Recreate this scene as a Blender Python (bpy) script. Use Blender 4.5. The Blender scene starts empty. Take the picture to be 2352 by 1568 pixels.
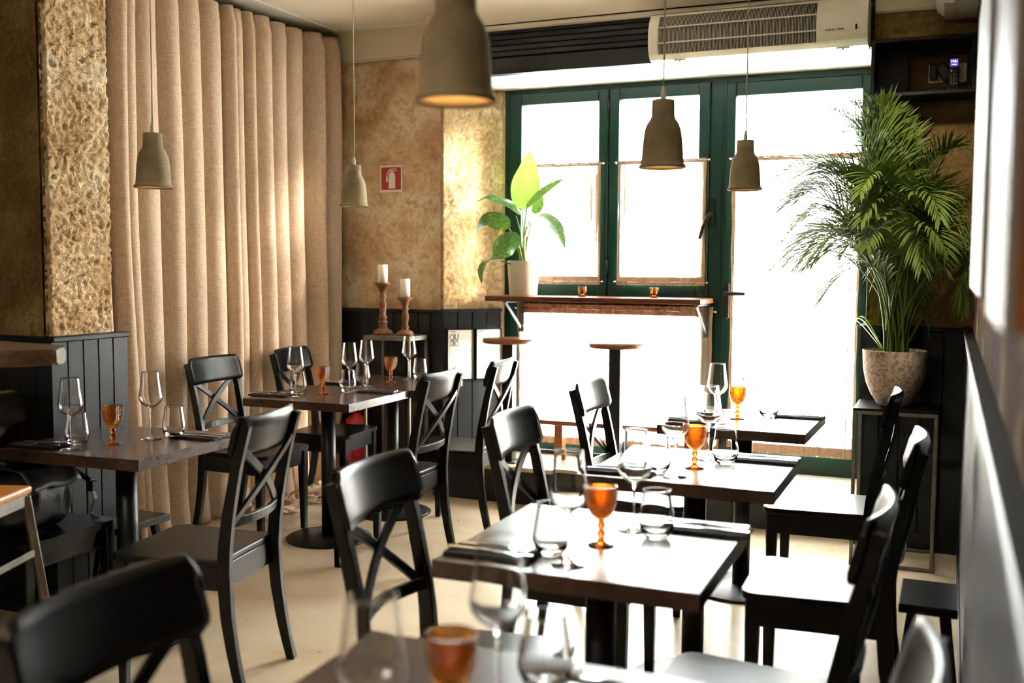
import bpy, bmesh, math, random
from mathutils import Vector, Matrix, noise
from math import sin, cos, pi, radians, tan, atan2, sqrt

random.seed(7)
S = bpy.context.scene
COL = S.collection

# ------------------------------------------------------------------ camera
cam_d = bpy.data.cameras.new('camera'); cam = bpy.data.objects.new('camera', cam_d); COL.objects.link(cam)
S.camera = cam
cam_d.sensor_width = 36.0; cam_d.lens = 36.0*2372/2352
cam_d.clip_start = 0.02; cam_d.clip_end = 200
cam.location = (0, 0, 1.39)
_yaw, _pit, _rol = radians(23.0), radians(4.15), radians(0.3)
_fw = Vector((-sin(_yaw)*cos(_pit), cos(_yaw)*cos(_pit), -sin(_pit)))
_rt = Vector((cos(_yaw), sin(_yaw), 0)); _up = _rt.cross(_fw)
_r2 = _rt*cos(_rol)+_up*sin(_rol); _u2 = -_rt*sin(_rol)+_up*cos(_rol)
cam.matrix_world = Matrix(((_r2.x, _u2.x, -_fw.x, 0), (_r2.y, _u2.y, -_fw.y, 0), (_r2.z, _u2.z, -_fw.z, 1.39), (0, 0, 0, 1)))
cam_d.dof.use_dof = True; cam_d.dof.focus_distance = 4.5; cam_d.dof.aperture_fstop = 2.2; cam_d.dof.aperture_blades = 9

# ------------------------------------------------------------------ world, lights, exposure
W = bpy.data.worlds.new('world'); S.world = W; W.use_nodes = True
wn = W.node_tree; bgn = wn.nodes['Background']
bgn.inputs[0].default_value = (0.93, 0.97, 1.0, 1); bgn.inputs[1].default_value = 14.0
vs = S.view_settings
S.display_settings.display_device = 'sRGB'
vs.view_transform = 'Standard'; vs.look = 'None'; vs.gamma = 1.0; vs.use_curve_mapping = False; vs.exposure = 2.25

def area(name, loc, rot, size, power, color, sy=None, portal=False):
    l = bpy.data.lights.new(name, 'AREA'); l.size = size; l.energy = power; l.color = color
    if sy: l.shape = 'RECTANGLE'; l.size_y = sy
    o = bpy.data.objects.new(name, l); COL.objects.link(o); o.location = loc; o.rotation_euler = rot
    if portal: l.cycles.is_portal = True
    return o
sun_d = bpy.data.lights.new('sun', 'SUN'); sun_d.energy = 8.0; sun_d.color = (1.0, 0.93, 0.8); sun_d.angle = radians(9)
sun = bpy.data.objects.new('sun', sun_d); COL.objects.link(sun)
sun.rotation_euler = Vector((-0.88, -0.40, -0.24)).to_track_quat('-Z', 'Y').to_euler()
# unseen warm fill panel added behind the camera to lift the room
area('room_fill', (-2.0, -0.6, 2.75), (0, 0, 0), 1.2, 14, (1.0, 0.88, 0.72), 0.6)

sp_d = bpy.data.lights.new('corner_fill_spot', 'SPOT'); sp_d.energy = 20; sp_d.color = (1.0, 0.88, 0.68); sp_d.spot_size = radians(46); sp_d.spot_blend = 0.7; sp_d.shadow_soft_size = 0.05  # added warm fill spot that brightens the palm corner, no fixture there
sp = bpy.data.objects.new('corner_fill_spot', sp_d); COL.objects.link(sp); sp.location = (-0.35, 3.9, 2.80)
sp.rotation_euler = (Vector((-0.12, 5.35, 1.45))-Vector((-0.35, 3.9, 2.80))).to_track_quat('-Z', 'Y').to_euler()

# ------------------------------------------------------------------ materials
def lin(c):
    return tuple(((v/255)/12.92 if v/255 <= 0.04045 else ((v/255+0.055)/1.055)**2.4) for v in c)
class N:
    def __init__(s, name):
        s.m = bpy.data.materials.new(name); s.m.use_nodes = True; s.t = s.m.node_tree
        s.b = s.t.nodes['Principled BSDF']; s.o = s.t.nodes['Material Output']
    def n(s, typ, **k):
        x = s.t.nodes.new(typ)
        for a, v in k.items():
            if a.startswith('_'): setattr(x, a[1:], v)
            else: x.inputs[a.replace('9', ' ')].default_value = v
        return x
    def l(s, a, b): s.t.links.new(a, b)
    def coord(s, scale=(1, 1, 1), rot=(0, 0, 0)):
        c = s.n('ShaderNodeTexCoord'); m = s.n('ShaderNodeMapping'); m.inputs['Scale'].default_value = scale; m.inputs['Rotation'].default_value = rot
        s.l(c.outputs['Object'], m.inputs['Vector']); return m.outputs[0]
    def noise(s, vec, scale, detail=4, rough=0.5, dist=0):
        x = s.n('ShaderNodeTexNoise'); x.inputs['Scale'].default_value = scale; x.inputs['Detail'].default_value = detail
        x.inputs['Roughness'].default_value = rough; x.inputs['Distortion'].default_value = dist
        s.l(vec, x.inputs['Vector']); return x.outputs[0]
    def ramp(s, fac, stops):
        r = s.n('ShaderNodeValToRGB'); e = r.color_ramp.elements
        while len(e) < len(stops): e.new(0.5)
        for i, (p, c) in enumerate(stops): e[i].position = p; e[i].color = (c[0], c[1], c[2], 1)
        s.l(fac, r.inputs[0]); return r.outputs[0]
    def mixc(s, fac, a, b, mode='MIX'):
        x = s.n('ShaderNodeMix', _data_type='RGBA', _blend_type=mode)
        for sock, v in ((x.inputs[0], fac), (x.inputs[6], a), (x.inputs[7], b)):
            if isinstance(v, (int, float)): sock.default_value = v
            elif isinstance(v, tuple): sock.default_value = (v[0], v[1], v[2], 1)
            else: s.l(v, sock)
        return x.outputs[2]
    def bump(s, h, strength, dist, nrm=None):
        b = s.n('ShaderNodeBump'); b.inputs['Strength'].default_value = strength; b.inputs['Distance'].default_value = dist
        s.l(h, b.inputs['Height'])
        if nrm: s.l(nrm, b.inputs['Normal'])
        return b.outputs[0]
    def base(s, c):
        if isinstance(c, tuple): s.b.inputs['Base Color'].default_value = (c[0], c[1], c[2], 1)
        else: s.l(c, s.b.inputs['Base Color'])
    def set(s, rough=0.5, metal=0, spec=0.5, **k):
        s.b.inputs['Roughness'].default_value = rough; s.b.inputs['Metallic'].default_value = metal
        s.b.inputs['Specular IOR Level'].default_value = spec
        for a, v in k.items(): s.b.inputs[a.replace('_', ' ')].default_value = v

def simple(name, c, rough=0.5, metal=0, spec=0.5, var=0.08, scale=14, bump=0.0):
    x = N(name); v = x.coord()
    f = x.noise(v, scale, 5, 0.6)
    x.base(x.ramp(f, [(0.3, tuple(q*(1-var) for q in c)), (0.7, tuple(min(1, q*(1+var)) for q in c))]))
    x.set(rough, metal, spec)
    if bump:
        x.l(x.bump(x.noise(v, scale*6, 4, 0.6), bump, 0.002), x.b.inputs['Normal'])
    return x.m

M = {}
def plaster(name, a, b, c, pit, bmp, rough=0.9, big=3.0):
    x = N(name); v = x.coord()
    big1 = x.noise(v, big, 6, 0.62, 0.15); mid = x.noise(v, big*4.5, 8, 0.68, 0.1); fine = x.noise(v, 75, 7, 0.75)
    c1 = x.ramp(big1, [(0.36, a), (0.5, b), (0.62, c)])
    blot = x.ramp(mid, [(0.44, (0, 0, 0)), (0.50, (1, 1, 1))])
    c2 = x.mixc(x.ramp(mid, [(0.50, (0, 0, 0)), (0.60, (0.55, 0.55, 0.55))]), c1, a)
    c3 = x.mixc(x.ramp(x.noise(v, 9, 8, 0.75, 0.2), [(0.58, (0, 0, 0)), (0.68, (0.5, 0.5, 0.5))]), c2, c)
    spk = x.ramp(x.noise(v, 34, 5, 0.7), [(0.24, (1, 1, 1)), (0.33, (0, 0, 0))])
    x.base(x.mixc(spk, c3, tuple(q*0.35 for q in a)))
    x.set(rough, 0, 0.05)
    h1 = x.bump(mid, 0.4, bmp*1.6); h2 = x.bump(fine, 0.6, bmp, h1)
    if pit:
        p = x.ramp(x.noise(v, 48, 6, 0.75, 0.0), [(0.25, (0, 0, 0)), (0.5, (1, 1, 1))])
        h2 = x.bump(p, 0.8, pit, h2)
    x.l(h2, x.b.inputs['Normal']); return x.m
M['sign_plaster'] = plaster('patchy_tan_plaster', lin((182, 146, 106)), lin((216, 186, 148)), lin((232, 212, 182)), 0.004, 0.003, big=3.2)
M['stone_plaster'] = plaster('rough_stone_plaster', lin((190, 154, 110)), lin((222, 190, 146)), lin((238, 216, 182)), 0.012, 0.006)
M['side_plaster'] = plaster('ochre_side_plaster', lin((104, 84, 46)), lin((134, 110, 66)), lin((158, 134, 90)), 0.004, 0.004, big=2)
M['right_plaster'] = plaster('brown_rough_plaster', lin((66, 46, 28)), lin((104, 78, 52)), lin((160, 136, 104)), 0.014, 0.008)
M['ceiling'] = simple('cream_ceiling_paint', lin((244, 239, 225)), 0.85, var=0.02, scale=3)
M['cream'] = simple('cream_paint', lin((228, 219, 194)), 0.8, var=0.03, scale=4)
M['white_paint'] = simple('white_gloss_paint', lin((240, 240, 236)), 0.5, var=0.01)
M['charcoal'] = simple('charcoal_panel_paint', lin((25, 29, 34)), 0.46, 0, 0.34, var=0.12, scale=8, bump=0.15)
M['cap_paint'] = simple('charcoal_cap_paint', lin((32, 36, 41)), 0.38, var=0.1, scale=8)
M['navy_board'] = simple('dark_slate_board', lin((20, 24, 33)), 0.5, var=0.1, scale=8, bump=0.2)
M['green'] = simple('dark_green_frame_paint', lin((9, 50, 43)), 0.35, 0, 0.35, var=0.12, scale=10, bump=0.08)
M['black_wood'] = simple('black_brown_lacquered_wood', lin((13, 14, 15)), 0.30, 0, 0.28, var=0.2, scale=12, bump=0.06)
M['black_metal'] = simple('black_powder_coat', lin((20, 21, 23)), 0.4, 0.2, var=0.1, scale=60, bump=0.1)
M['black_plastic'] = simple('black_plastic', lin((18, 18, 20)), 0.35)
M['raw_steel'] = simple('raw_steel', lin((120, 114, 106)), 0.45, 0.7, var=0.25, scale=12)
M['zinc'] = simple('zinc_plate', lin((112, 113, 114)), 0.5, 0.6, var=0.1)
M['chrome'] = simple('polished_steel', lin((215, 215, 215)), 0.15, 1.0, var=0.02)
M['white_plastic'] = simple('cream_white_plastic', lin((240, 236, 224)), 0.35, var=0.02)
M['rib_white'] = simple('grille_white', lin((228, 225, 214)), 0.4, var=0.02)
M['dark_inside'] = simple('dark_interior', lin((7, 7, 8)), 0.8)
M['wax'] = simple('white_wax', lin((246, 244, 238)), 0.45, var=0.01)
M['pot_white'] = simple('cream_glazed_ceramic', lin((226, 220, 205)), 0.3, var=0.03, scale=5)
M['soil'] = simple('dark_soil', lin((40, 30, 22)), 0.95, var=0.4, scale=60, bump=0.5)
M['napkin'] = simple('black_linen_napkin', lin((22, 24, 30)), 0.8, var=0.15, scale=90, bump=0.3)
M['leather'] = simple('black_leather', lin((22, 24, 28)), 0.38, var=0.2, scale=20, bump=0.4)
M['red'] = simple('red_paint', lin((170, 22, 22)), 0.3, var=0.05)
M['sign_red'] = simple('red_sign_plastic', lin((168, 20, 30)), 0.4, var=0.03)
M['sign_white'] = simple('sign_white_print', lin((232, 226, 214)), 0.5, var=0.02)
M['paper'] = simple('white_paper', lin((226, 222, 218)), 0.7, var=0.02)
def stripes():
    x = N('printed_text_lines'); v = x.coord(); w = x.n('ShaderNodeTexWave', _bands_direction='Z'); w.inputs['Scale'].default_value = 42; x.l(v, w.inputs['Vector'])
    n_ = x.noise(x.coord((60, 1, 22)), 1.0, 2, 0.5)
    m = x.mixc(x.ramp(n_, [(0.36, (0, 0, 0)), (0.40, (1, 1, 1))]), (0, 0, 0), x.ramp(w.outputs[1], [(0.55, (0, 0, 0)), (0.65, (1, 1, 1))]))
    x.base(x.mixc(m, lin((226, 222, 218)), lin((168, 164, 160)))); x.set(0.7); return x.m
M['print_lines'] = stripes()
M['ink'] = simple('grey_print', lin((120, 118, 116)), 0.7)
M['ink_light'] = simple('pale_grey_print', lin((190, 188, 184)), 0.7)
M['ink_dark'] = simple('black_print', lin((60, 60, 60)), 0.7)
M['key_white'] = simple('white_key_print', lin((210, 210, 210)), 0.6)
M['cable_white'] = simple('white_cable', lin((205, 200, 188)), 0.5)
M['cord'] = simple('beige_fabric_cord', lin((176, 158, 130)), 0.7, var=0.1, scale=80)
M['concrete_pot'] = None
M['stem'] = simple('green_plant_stem', lin((104, 128, 52)), 0.5, var=0.25, scale=12)

def wood(name, a, b, rough=0.35, axis=0, sc=1.0):
    x = N(name); s = [22*sc]*3; s[axis] = 1.6*sc
    v = x.coord(tuple(s)); f = x.noise(v, 1.3, 6, 0.65, 1.2)
    x.base(x.ramp(f, [(0.3, a), (0.5, tuple((p+q)/2 for p, q in zip(a, b))), (0.68, b)])); x.set(rough)
    x.l(x.bump(f, 0.15, 0.002), x.b.inputs['Normal']); return x.m
M['shelf_wood'] = wood('walnut_shelf_wood', lin((70, 34, 20)), lin((128, 72, 44)), 0.3)
M['stool_wood'] = wood('oiled_stool_wood', lin((92, 50, 28)), lin((158, 98, 60)), 0.35)
M['slab_wood'] = wood('live_edge_slab_wood', lin((58, 38, 26)), lin((108, 78, 54)), 0.5)
M['orange_wood'] = wood('varnished_orange_wood', lin((168, 100, 44)), lin((210, 142, 74)), 0.35)
M['turned_wood'] = wood('turned_brown_wood', lin((92, 54, 30)), lin((150, 98, 62)), 0.45, 2, 0.8)
M['plank'] = wood('pale_plank_floor', lin((172, 150, 122)), lin((204, 184, 156)), 0.35)
M['canvas_edge'] = wood('canvas_side_wood', lin((120, 66, 30)), lin((168, 104, 56)), 0.6, 2)

def laminate():
    x = N('rust_brown_laminate'); v = x.coord()
    f = x.noise(v, 5, 8, 0.7, 0.6); g = x.noise(v, 40, 5, 0.7)
    c = x.ramp(f, [(0.35, lin((42, 26, 21))), (0.52, lin((66, 42, 33))), (0.66, lin((90, 60, 47)))])
    x.base(x.mixc(0.15, c, x.ramp(g, [(0.3, (0.01, 0.01, 0.01)), (0.7, (0.16, 0.12, 0.1))]), 'MIX'))
    x.set(0.27, 0, 0.6)
    x.l(x.bump(g, 0.012, 0.001), x.b.inputs['Normal'])
    return x.m
M['laminate'] = laminate()
def floor_mat():
    x = N('polished_beige_concrete'); v = x.coord()
    f = x.noise(v, 0.9, 7, 0.6, 0.5); g = x.noise(v, 7, 8, 0.72, 0.6)
    c = x.ramp(f, [(0.35, lin((192, 170, 138))), (0.5, lin((212, 194, 166))), (0.65, lin((224, 210, 186)))])
    c = x.mixc(0.2, c, x.ramp(g, [(0.35, lin((160, 134, 100))), (0.65, lin((220, 204, 178)))]))
    crack = x.ramp(x.noise(v, 24, 9, 0.8, 1.2), [(0.27, (1, 1, 1)), (0.31, (0, 0, 0))])
    x.base(x.mixc(crack, c, lin((110, 90, 66))))
    r = x.ramp(g, [(0.3, (0.26, 0.26, 0.26)), (0.7, (0.38, 0.38, 0.38))]); x.set(0.3, 0, 0.5); x.l(r, x.b.inputs['Roughness'])
    x.l(x.bump(x.noise(v, 14, 7, 0.65), 0.12, 0.004), x.b.inputs['Normal']); return x.m
M['floor'] = floor_mat()

def clay():
    x = N('unglazed_clay'); v = x.coord((1, 1, 1)); w = x.n('ShaderNodeTexWave', _bands_direction='Z'); w.inputs['Scale'].default_value = 22; w.inputs['Distortion'].default_value = 1.5
    x.l(v, w.inputs['Vector'])
    f = x.noise(v, 9, 6, 0.65)
    x.base(x.ramp(f, [(0.3, lin((126, 112, 86))), (0.7, lin((160, 146, 116)))])); x.set(0.85, 0, 0.2)
    b = x.bump(w.outputs[1], 0.25, 0.0015); x.l(x.bump(x.noise(v, 80, 5, 0.7), 0.3, 0.001, b), x.b.inputs['Normal']); return x.m
M['clay'] = clay()
def potmat():
    x = N('mottled_stone_pot'); v = x.coord(); f = x.noise(v, 42, 4, 0.6, 1.0)
    x.base(x.ramp(f, [(0.42, lin((146, 122, 106))), (0.52, lin((190, 172, 156)))])); x.set(0.75, 0, 0.3)
    x.l(x.bump(f, 0.3, 0.003), x.b.inputs['Normal']); return x.m
M['concrete_pot'] = potmat()

def fabric(name, a, b, trans, thin=0.0, weave=1.0):
    x = N(name); c = x.coord((260*weave, 260*weave, 14*weave)); d = x.coord((16*weave, 16*weave, 300*weave)); g = x.coord()
    n1 = x.noise(c, 1.0, 3, 0.6); n2 = x.noise(d, 1.0, 3, 0.6)
    m = x.n('ShaderNodeMath', _operation='ADD'); x.l(n1, m.inputs[0]); x.l(n2, m.inputs[1])
    m2 = x.n('ShaderNodeMath', _operation='MULTIPLY'); x.l(m.outputs[0], m2.inputs[0]); m2.inputs[1].default_value = 0.5
    col = x.ramp(m2.outputs[0], [(0.36, a), (0.6, b)])
    x.base(col); x.set(0.95, 0, 0.1)
    nb = x.bump(m2.outputs[0], 0.35, 0.0015); x.l(nb, x.b.inputs['Normal'])
    tr = x.n('ShaderNodeBsdfTranslucent'); x.l(col, tr.inputs[0])
    mx = x.n('ShaderNodeMixShader'); mx.inputs[0].default_value = trans; x.l(x.b.outputs[0], mx.inputs[1]); x.l(tr.outputs[0], mx.inputs[2])
    out = mx.outputs[0]
    if thin:
        tp = x.n('ShaderNodeBsdfTransparent'); tp.inputs[0].default_value = (1, 0.97, 0.93, 1)
        m3 = x.n('ShaderNodeMixShader'); m3.inputs[0].default_value = thin; x.l(out, m3.inputs[1]); x.l(tp.outputs[0], m3.inputs[2]); out = m3.outputs[0]
    x.l(out, x.o.inputs['Surface']); return x.m
M['linen'] = fabric('beige_linen', lin((182, 152, 126)), lin((230, 207, 182)), 0.10, weave=1.7)
M['sheer'] = fabric('sheer_linen_gauze', lin((214, 190, 168)), lin((240, 226, 210)), 0.55, 0.38)
M['sheer_dense'] = fabric('sheer_linen_gathers', lin((196, 164, 142)), lin((226, 200, 180)), 0.022, 0.0)
M['sheer_hem'] = fabric('sheer_linen_hem', lin((150, 118, 94)), lin((190, 158, 132)), 0.012, 0.0)

def glass(name, col=(1, 1, 1), ior=1.45, bump=None, rough=0.0):
    x = N(name); x.base(col); x.set(rough, 0, 0.5); x.b.inputs['Transmission Weight'].default_value = 1; x.b.inputs['IOR'].default_value = ior
    if bump:
        v = x.n('ShaderNodeTexCoord'); sx = x.n('ShaderNodeSeparateXYZ'); x.l(v.outputs['Object'], sx.inputs[0])
        at = x.n('ShaderNodeMath', _operation='ARCTAN2'); x.l(sx.outputs[0], at.inputs[0]); x.l(sx.outputs[1], at.inputs[1])
        def wav(sgn):
            a = x.n('ShaderNodeMath', _operation='MULTIPLY'); x.l(at.outputs[0], a.inputs[0]); a.inputs[1].default_value = 16
            b = x.n('ShaderNodeMath', _operation='MULTIPLY'); x.l(sx.outputs[2], b.inputs[0]); b.inputs[1].default_value = 560*sgn
            c = x.n('ShaderNodeMath', _operation='ADD'); x.l(a.outputs[0], c.inputs[0]); x.l(b.outputs[0], c.inputs[1])
            d = x.n('ShaderNodeMath', _operation='SINE'); x.l(c.outputs[0], d.inputs[0]); return d.outputs[0]
        mm = x.n('ShaderNodeMath', _operation='MULTIPLY'); x.l(wav(1), mm.inputs[0]); x.l(wav(-1), mm.inputs[1])
        x.l(x.bump(mm.outputs[0], 0.7, bump), x.b.inputs['Normal'])
    return x.m
M['glass'] = glass('clear_glass')
M['amber'] = glass('amber_glass', lin((234, 150, 54)), 1.45, 0.003, 0.02)
M['amber_stem'] = glass('amber_stem_glass', lin((234, 114, 30)), 1.45)
def pane():
    x = N('window_pane_glass'); tp = x.n('ShaderNodeBsdfTransparent'); tp.inputs[0].default_value = (0.95, 0.97, 0.96, 1)
    gl = x.n('ShaderNodeBsdfGlossy'); gl.inputs['Roughness'].default_value = 0.02
    fr = x.n('ShaderNodeFresnel'); ge = x.n('ShaderNodeNewGeometry'); mr = x.n('ShaderNodeMapRange'); mr.inputs['To Min'].default_value = 1.45; mr.inputs['To Max'].default_value = 1/1.45
    x.l(ge.outputs['Backfacing'], mr.inputs[0]); x.l(mr.outputs[0], fr.inputs[0])
    mx = x.n('ShaderNodeMixShader'); x.l(fr.outputs[0], mx.inputs[0]); x.l(tp.outputs[0], mx.inputs[1]); x.l(gl.outputs[0], mx.inputs[2])
    x.l(mx.outputs[0], x.o.inputs['Surface']); return x.m
M['pane'] = pane()
def leaf(name, a, b, tr=0.35, varieg=None):
    x = N(name); v = x.coord(); f = x.noise(v, 7, 5, 0.6)
    col = x.ramp(f, [(0.35, a), (0.65, b)])
    if varieg:
        g = x.ramp(x.noise(v, 55, 5, 0.7, 1.5), [(0.56, (0, 0, 0)), (0.66, (1, 1, 1))]); col = x.mixc(g, col, varieg)
    x.base(col); x.set(0.38, 0, 0.5)
    t = x.n('ShaderNodeBsdfTranslucent'); x.l(x.mixc(0.35, col, (0.5, 0.8, 0.1), 'MIX'), t.inputs[0])
    mx = x.n('ShaderNodeMixShader'); mx.inputs[0].default_value = tr; x.l(x.b.outputs[0], mx.inputs[1]); x.l(t.outputs[0], mx.inputs[2]); x.l(mx.outputs[0], x.o.inputs['Surface']); return x.m
M['palm'] = leaf('palm_leaf_green', lin((58, 116, 38)), lin((140, 194, 70)), 0.22)
M['dieff'] = leaf('variegated_leaf', lin((28, 74, 30)), lin((50, 104, 42)), 0.08, lin((150, 184, 104)))
M['dieff_pale'] = leaf('pale_young_leaf', lin((120, 172, 70)), lin((160, 200, 100)), 0.2)
def emit(name, c, s):
    x = N(name); x.base(c); x.b.inputs['Emission Color'].default_value = (*c, 1); x.b.inputs['Emission Strength'].default_value = s; return x.m
M['bulb'] = emit('warm_bulb', (1.0, 0.62, 0.25), 14.0)
M['screen'] = emit('phone_screen', lin((120, 90, 200)), 0.12)
M['screen_text'] = emit('phone_screen_digits', (1, 1, 1), 0.5)
M['canvas'] = simple('pale_painted_canvas', lin((150, 149, 147)), 0.5, 0, 0.3, var=0.15, scale=5)
M['asphalt'] = simple('pale_street_paving', lin((190, 188, 182)), 0.8)

# ------------------------------------------------------------------ mesh helpers
def V(*a): return Vector(a)
class MB:
    def __init__(s): s.bm = bmesh.new(); s.mats = []; s.cur = 0
    def mat(s, name):
        if name not in s.mats: s.mats.append(name)
        s.cur = s.mats.index(name); return s
    def face(s, vs, smooth=False):
        try: f = s.bm.faces.new(vs)
        except ValueError: return None
        f.material_index = s.cur; f.smooth = smooth; return f
    def box(s, a, b, bev=0.0, mtx=None, seg=1):
        x0, y0, z0 = a; x1, y1, z1 = b
        vs = [s.bm.verts.new((x, y, z)) for z in (z0, z1) for y in (y0, y1) for x in (x0, x1)]
        fs = [s.face([vs[i] for i in q]) for q in ((0, 2, 3, 1), (4, 5, 7, 6), (0, 1, 5, 4), (2, 6, 7, 3), (0, 4, 6, 2), (1, 3, 7, 5))]
        if bev > 0:
            es = list({e for f in fs for e in f.edges})
            r = bmesh.ops.bevel(s.bm, geom=es, offset=bev, segments=seg, affect='EDGES', profile=0.5, clamp_overlap=True, material=-1)
            vs = list({v for f in r['faces'] for v in f.verts} | {v for v in vs if v.is_valid})
        if mtx is not None:
            for v in vs: v.co = mtx @ v.co
        return s
    def poly(s, pts, z0, z1, mtx=None, bev=0.0, seg=2):
        """prism of a 2D outline (ccw)"""
        bo = [s.bm.verts.new((p[0], p[1], z0)) for p in pts]; to = [s.bm.verts.new((p[0], p[1], z1)) for p in pts]
        n = len(pts); fs = [s.face(list(reversed(bo))), s.face(to)]
        rim = list(fs)
        for i in range(n): s.face([bo[i], bo[(i+1) % n], to[(i+1) % n], to[i]])
        allv = bo+to
        if bev > 0:
            es = list({e for f in rim for e in f.edges})
            r = bmesh.ops.bevel(s.bm, geom=es, offset=bev, segments=seg, affect='EDGES', profile=0.5, clamp_overlap=True, material=-1)
            allv = list({v for f in r['faces'] for v in f.verts} | {v for v in allv if v.is_valid} | {v for f in rim if f.is_valid for v in f.verts})
        if mtx is not None:
            for v in allv: v.co = mtx @ v.co
        return s
    def lathe(s, prof, c=(0, 0, 0), seg=32, smooth=True, close=False):
        rings = []
        for r, z in prof:
            if r < 1e-6: rings.append([s.bm.verts.new((c[0], c[1], c[2]+z))])
            else: rings.append([s.bm.verts.new((c[0]+r*cos(2*pi*i/seg), c[1]+r*sin(2*pi*i/seg), c[2]+z)) for i in range(seg)])
        prs = list(zip(rings, rings[1:]))
        if close: prs.append((rings[-1], rings[0]))
        for A, B in prs:
            for i in range(seg):
                j = (i+1) % seg
                if len(A) == 1 and len(B) == 1: continue
                if len(A) == 1: s.face([A[0], B[j], B[i]], smooth)
                elif len(B) == 1: s.face([A[i], A[j], B[0]], smooth)
                else: s.face([A[i], A[j], B[j], B[i]], smooth)
        return s
    def tube(s, pts, r, seg=8, cap=True):
        pts = [Vector(p) for p in pts]; rs = r if isinstance(r, (list, tuple)) else [r]*len(pts)
        T = (pts[1]-pts[0]).normalized(); a = T.orthogonal().normalized(); rings = []
        for i, p in enumerate(pts):
            T2 = (pts[min(i+1, len(pts)-1)]-pts[max(i-1, 0)]).normalized()
            a = (a-T2*a.dot(T2)); a = a.normalized() if a.length > 1e-6 else T2.orthogonal().normalized()
            b = T2.cross(a)
            rings.append([s.bm.verts.new(p+(a*cos(2*pi*k/seg)+b*sin(2*pi*k/seg))*rs[i]) for k in range(seg)])
        for A, B in zip(rings, rings[1:]):
            for k in range(seg): s.face([A[k], A[(k+1) % seg], B[(k+1) % seg], B[k]], True)
        if cap: s.face(list(reversed(rings[0]))); s.face(rings[-1])
        return s
    def sweep(s, pts, w, t, nrm, bev=0.0):
        """rectangular section; nrm = thickness direction (or list)"""
        pts = [Vector(p) for p in pts]; rings = []
        n = len(pts)
        ws = w if isinstance(w, (list, tuple)) else [w]*n; ts = t if isinstance(t, (list, tuple)) else [t]*n
        for i, p in enumerate(pts):
            T = (pts[min(i+1, n-1)]-pts[max(i-1, 0)]).normalized()
            Nn = Vector(nrm[i] if isinstance(nrm, list) else nrm); Nn = (Nn-T*Nn.dot(T)).normalized(); B = T.cross(Nn)
            hw, ht = ws[i]/2, ts[i]/2; c = min(hw, ht)*0.22
            sec = [(-hw+c, -ht), (hw-c, -ht), (hw, -ht+c), (hw, ht-c), (hw-c, ht), (-hw+c, ht), (-hw, ht-c), (-hw, -ht+c)]
            rings.append([s.bm.verts.new(p+B*x+Nn*y) for x, y in sec])
        for A, B_ in zip(rings, rings[1:]):
            for k in range(8): s.face([A[k], A[(k+1) % 8], B_[(k+1) % 8], B_[k]])
        s.face(list(reversed(rings[0]))); s.face(rings[-1]); return s
    def grid(s, fn, nu, nv, smooth=True, uv=None):
        g = [[s.bm.verts.new(fn(i/nu, j/nv)) for j in range(nv+1)] for i in range(nu+1)]
        for i in range(nu):
            for j in range(nv): s.face([g[i][j], g[i+1][j], g[i+1][j+1], g[i][j+1]], smooth)
        return g
    def build(s, name, m=None, parent=None, loc=None, solid=None, smooth=None):
        me = bpy.data.meshes.new(name)
        bmesh.ops.recalc_face_normals(s.bm, faces=s.bm.faces[:])
        if smooth is not None:
            for f in s.bm.faces: f.smooth = smooth
        s.bm.to_mesh(me); s.bm.free()
        for k in (s.mats if s.mats and m is None else [m]): me.materials.append(M[k])
        o = bpy.data.objects.new(name, me); COL.objects.link(o)
        if loc: o.location = loc
        if parent: o.parent = parent
        if solid:
            q = o.modifiers.new('thickness', 'SOLIDIFY'); q.thickness = solid; q.offset = 0
        return o

def tag(o, label, cat, group=None, kind=None):
    o['label'] = label; o['category'] = cat
    if group: o['group'] = group
    if kind: o['kind'] = kind
    return o
def thing(name, label, cat, loc=(0, 0, 0), rz=0, group=None):
    o = bpy.data.objects.new(name, None); COL.objects.link(o); o.empty_display_size = 0.05
    o.location = loc; o.rotation_euler = (0, 0, rz); return tag(o, label, cat, group)
def children(o): return [c for c in bpy.data.objects if c.parent == o]
KIDS = {}
def dup(src, loc, rz=0, label=None, group=None):
    if src not in KIDS: KIDS[src] = [(c, children(c)) for c in children(src)]
    r = src.copy(); COL.objects.link(r); r.location = loc; r.rotation_euler = (0, 0, rz)
    if label: r['label'] = label
    if group: r['group'] = group
    for c, gs in KIDS[src]:
        k = c.copy(); COL.objects.link(k); k.parent = r
        for g in gs:
            q = g.copy(); COL.objects.link(q); q.parent = k
    return r
def struct(o): o['kind'] = 'structure'; return o
def textmesh(name, body, size, mat, parent, loc, rot, extrude=0.0004, align='CENTER', sx=1.0):
    cu = bpy.data.curves.new('tmp_text', 'FONT'); cu.body = body; cu.size = size; cu.extrude = extrude; cu.offset = size*0.02; cu.align_x = align; cu.align_y = 'CENTER'
    t = bpy.data.objects.new('tmp_text', cu); COL.objects.link(t)
    bpy.context.view_layer.update()
    me = bpy.data.meshes.new_from_object(t.evaluated_get(bpy.context.evaluated_depsgraph_get())); me.name = name
    bpy.data.objects.remove(t); bpy.data.curves.remove(cu)
    me.materials.clear(); me.materials.append(M[mat])
    o = bpy.data.objects.new(name, me); COL.objects.link(o); o.parent = parent; o.location = loc; o.rotation_euler = rot; o.scale = (sx, 1, 1)
    return o

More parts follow.
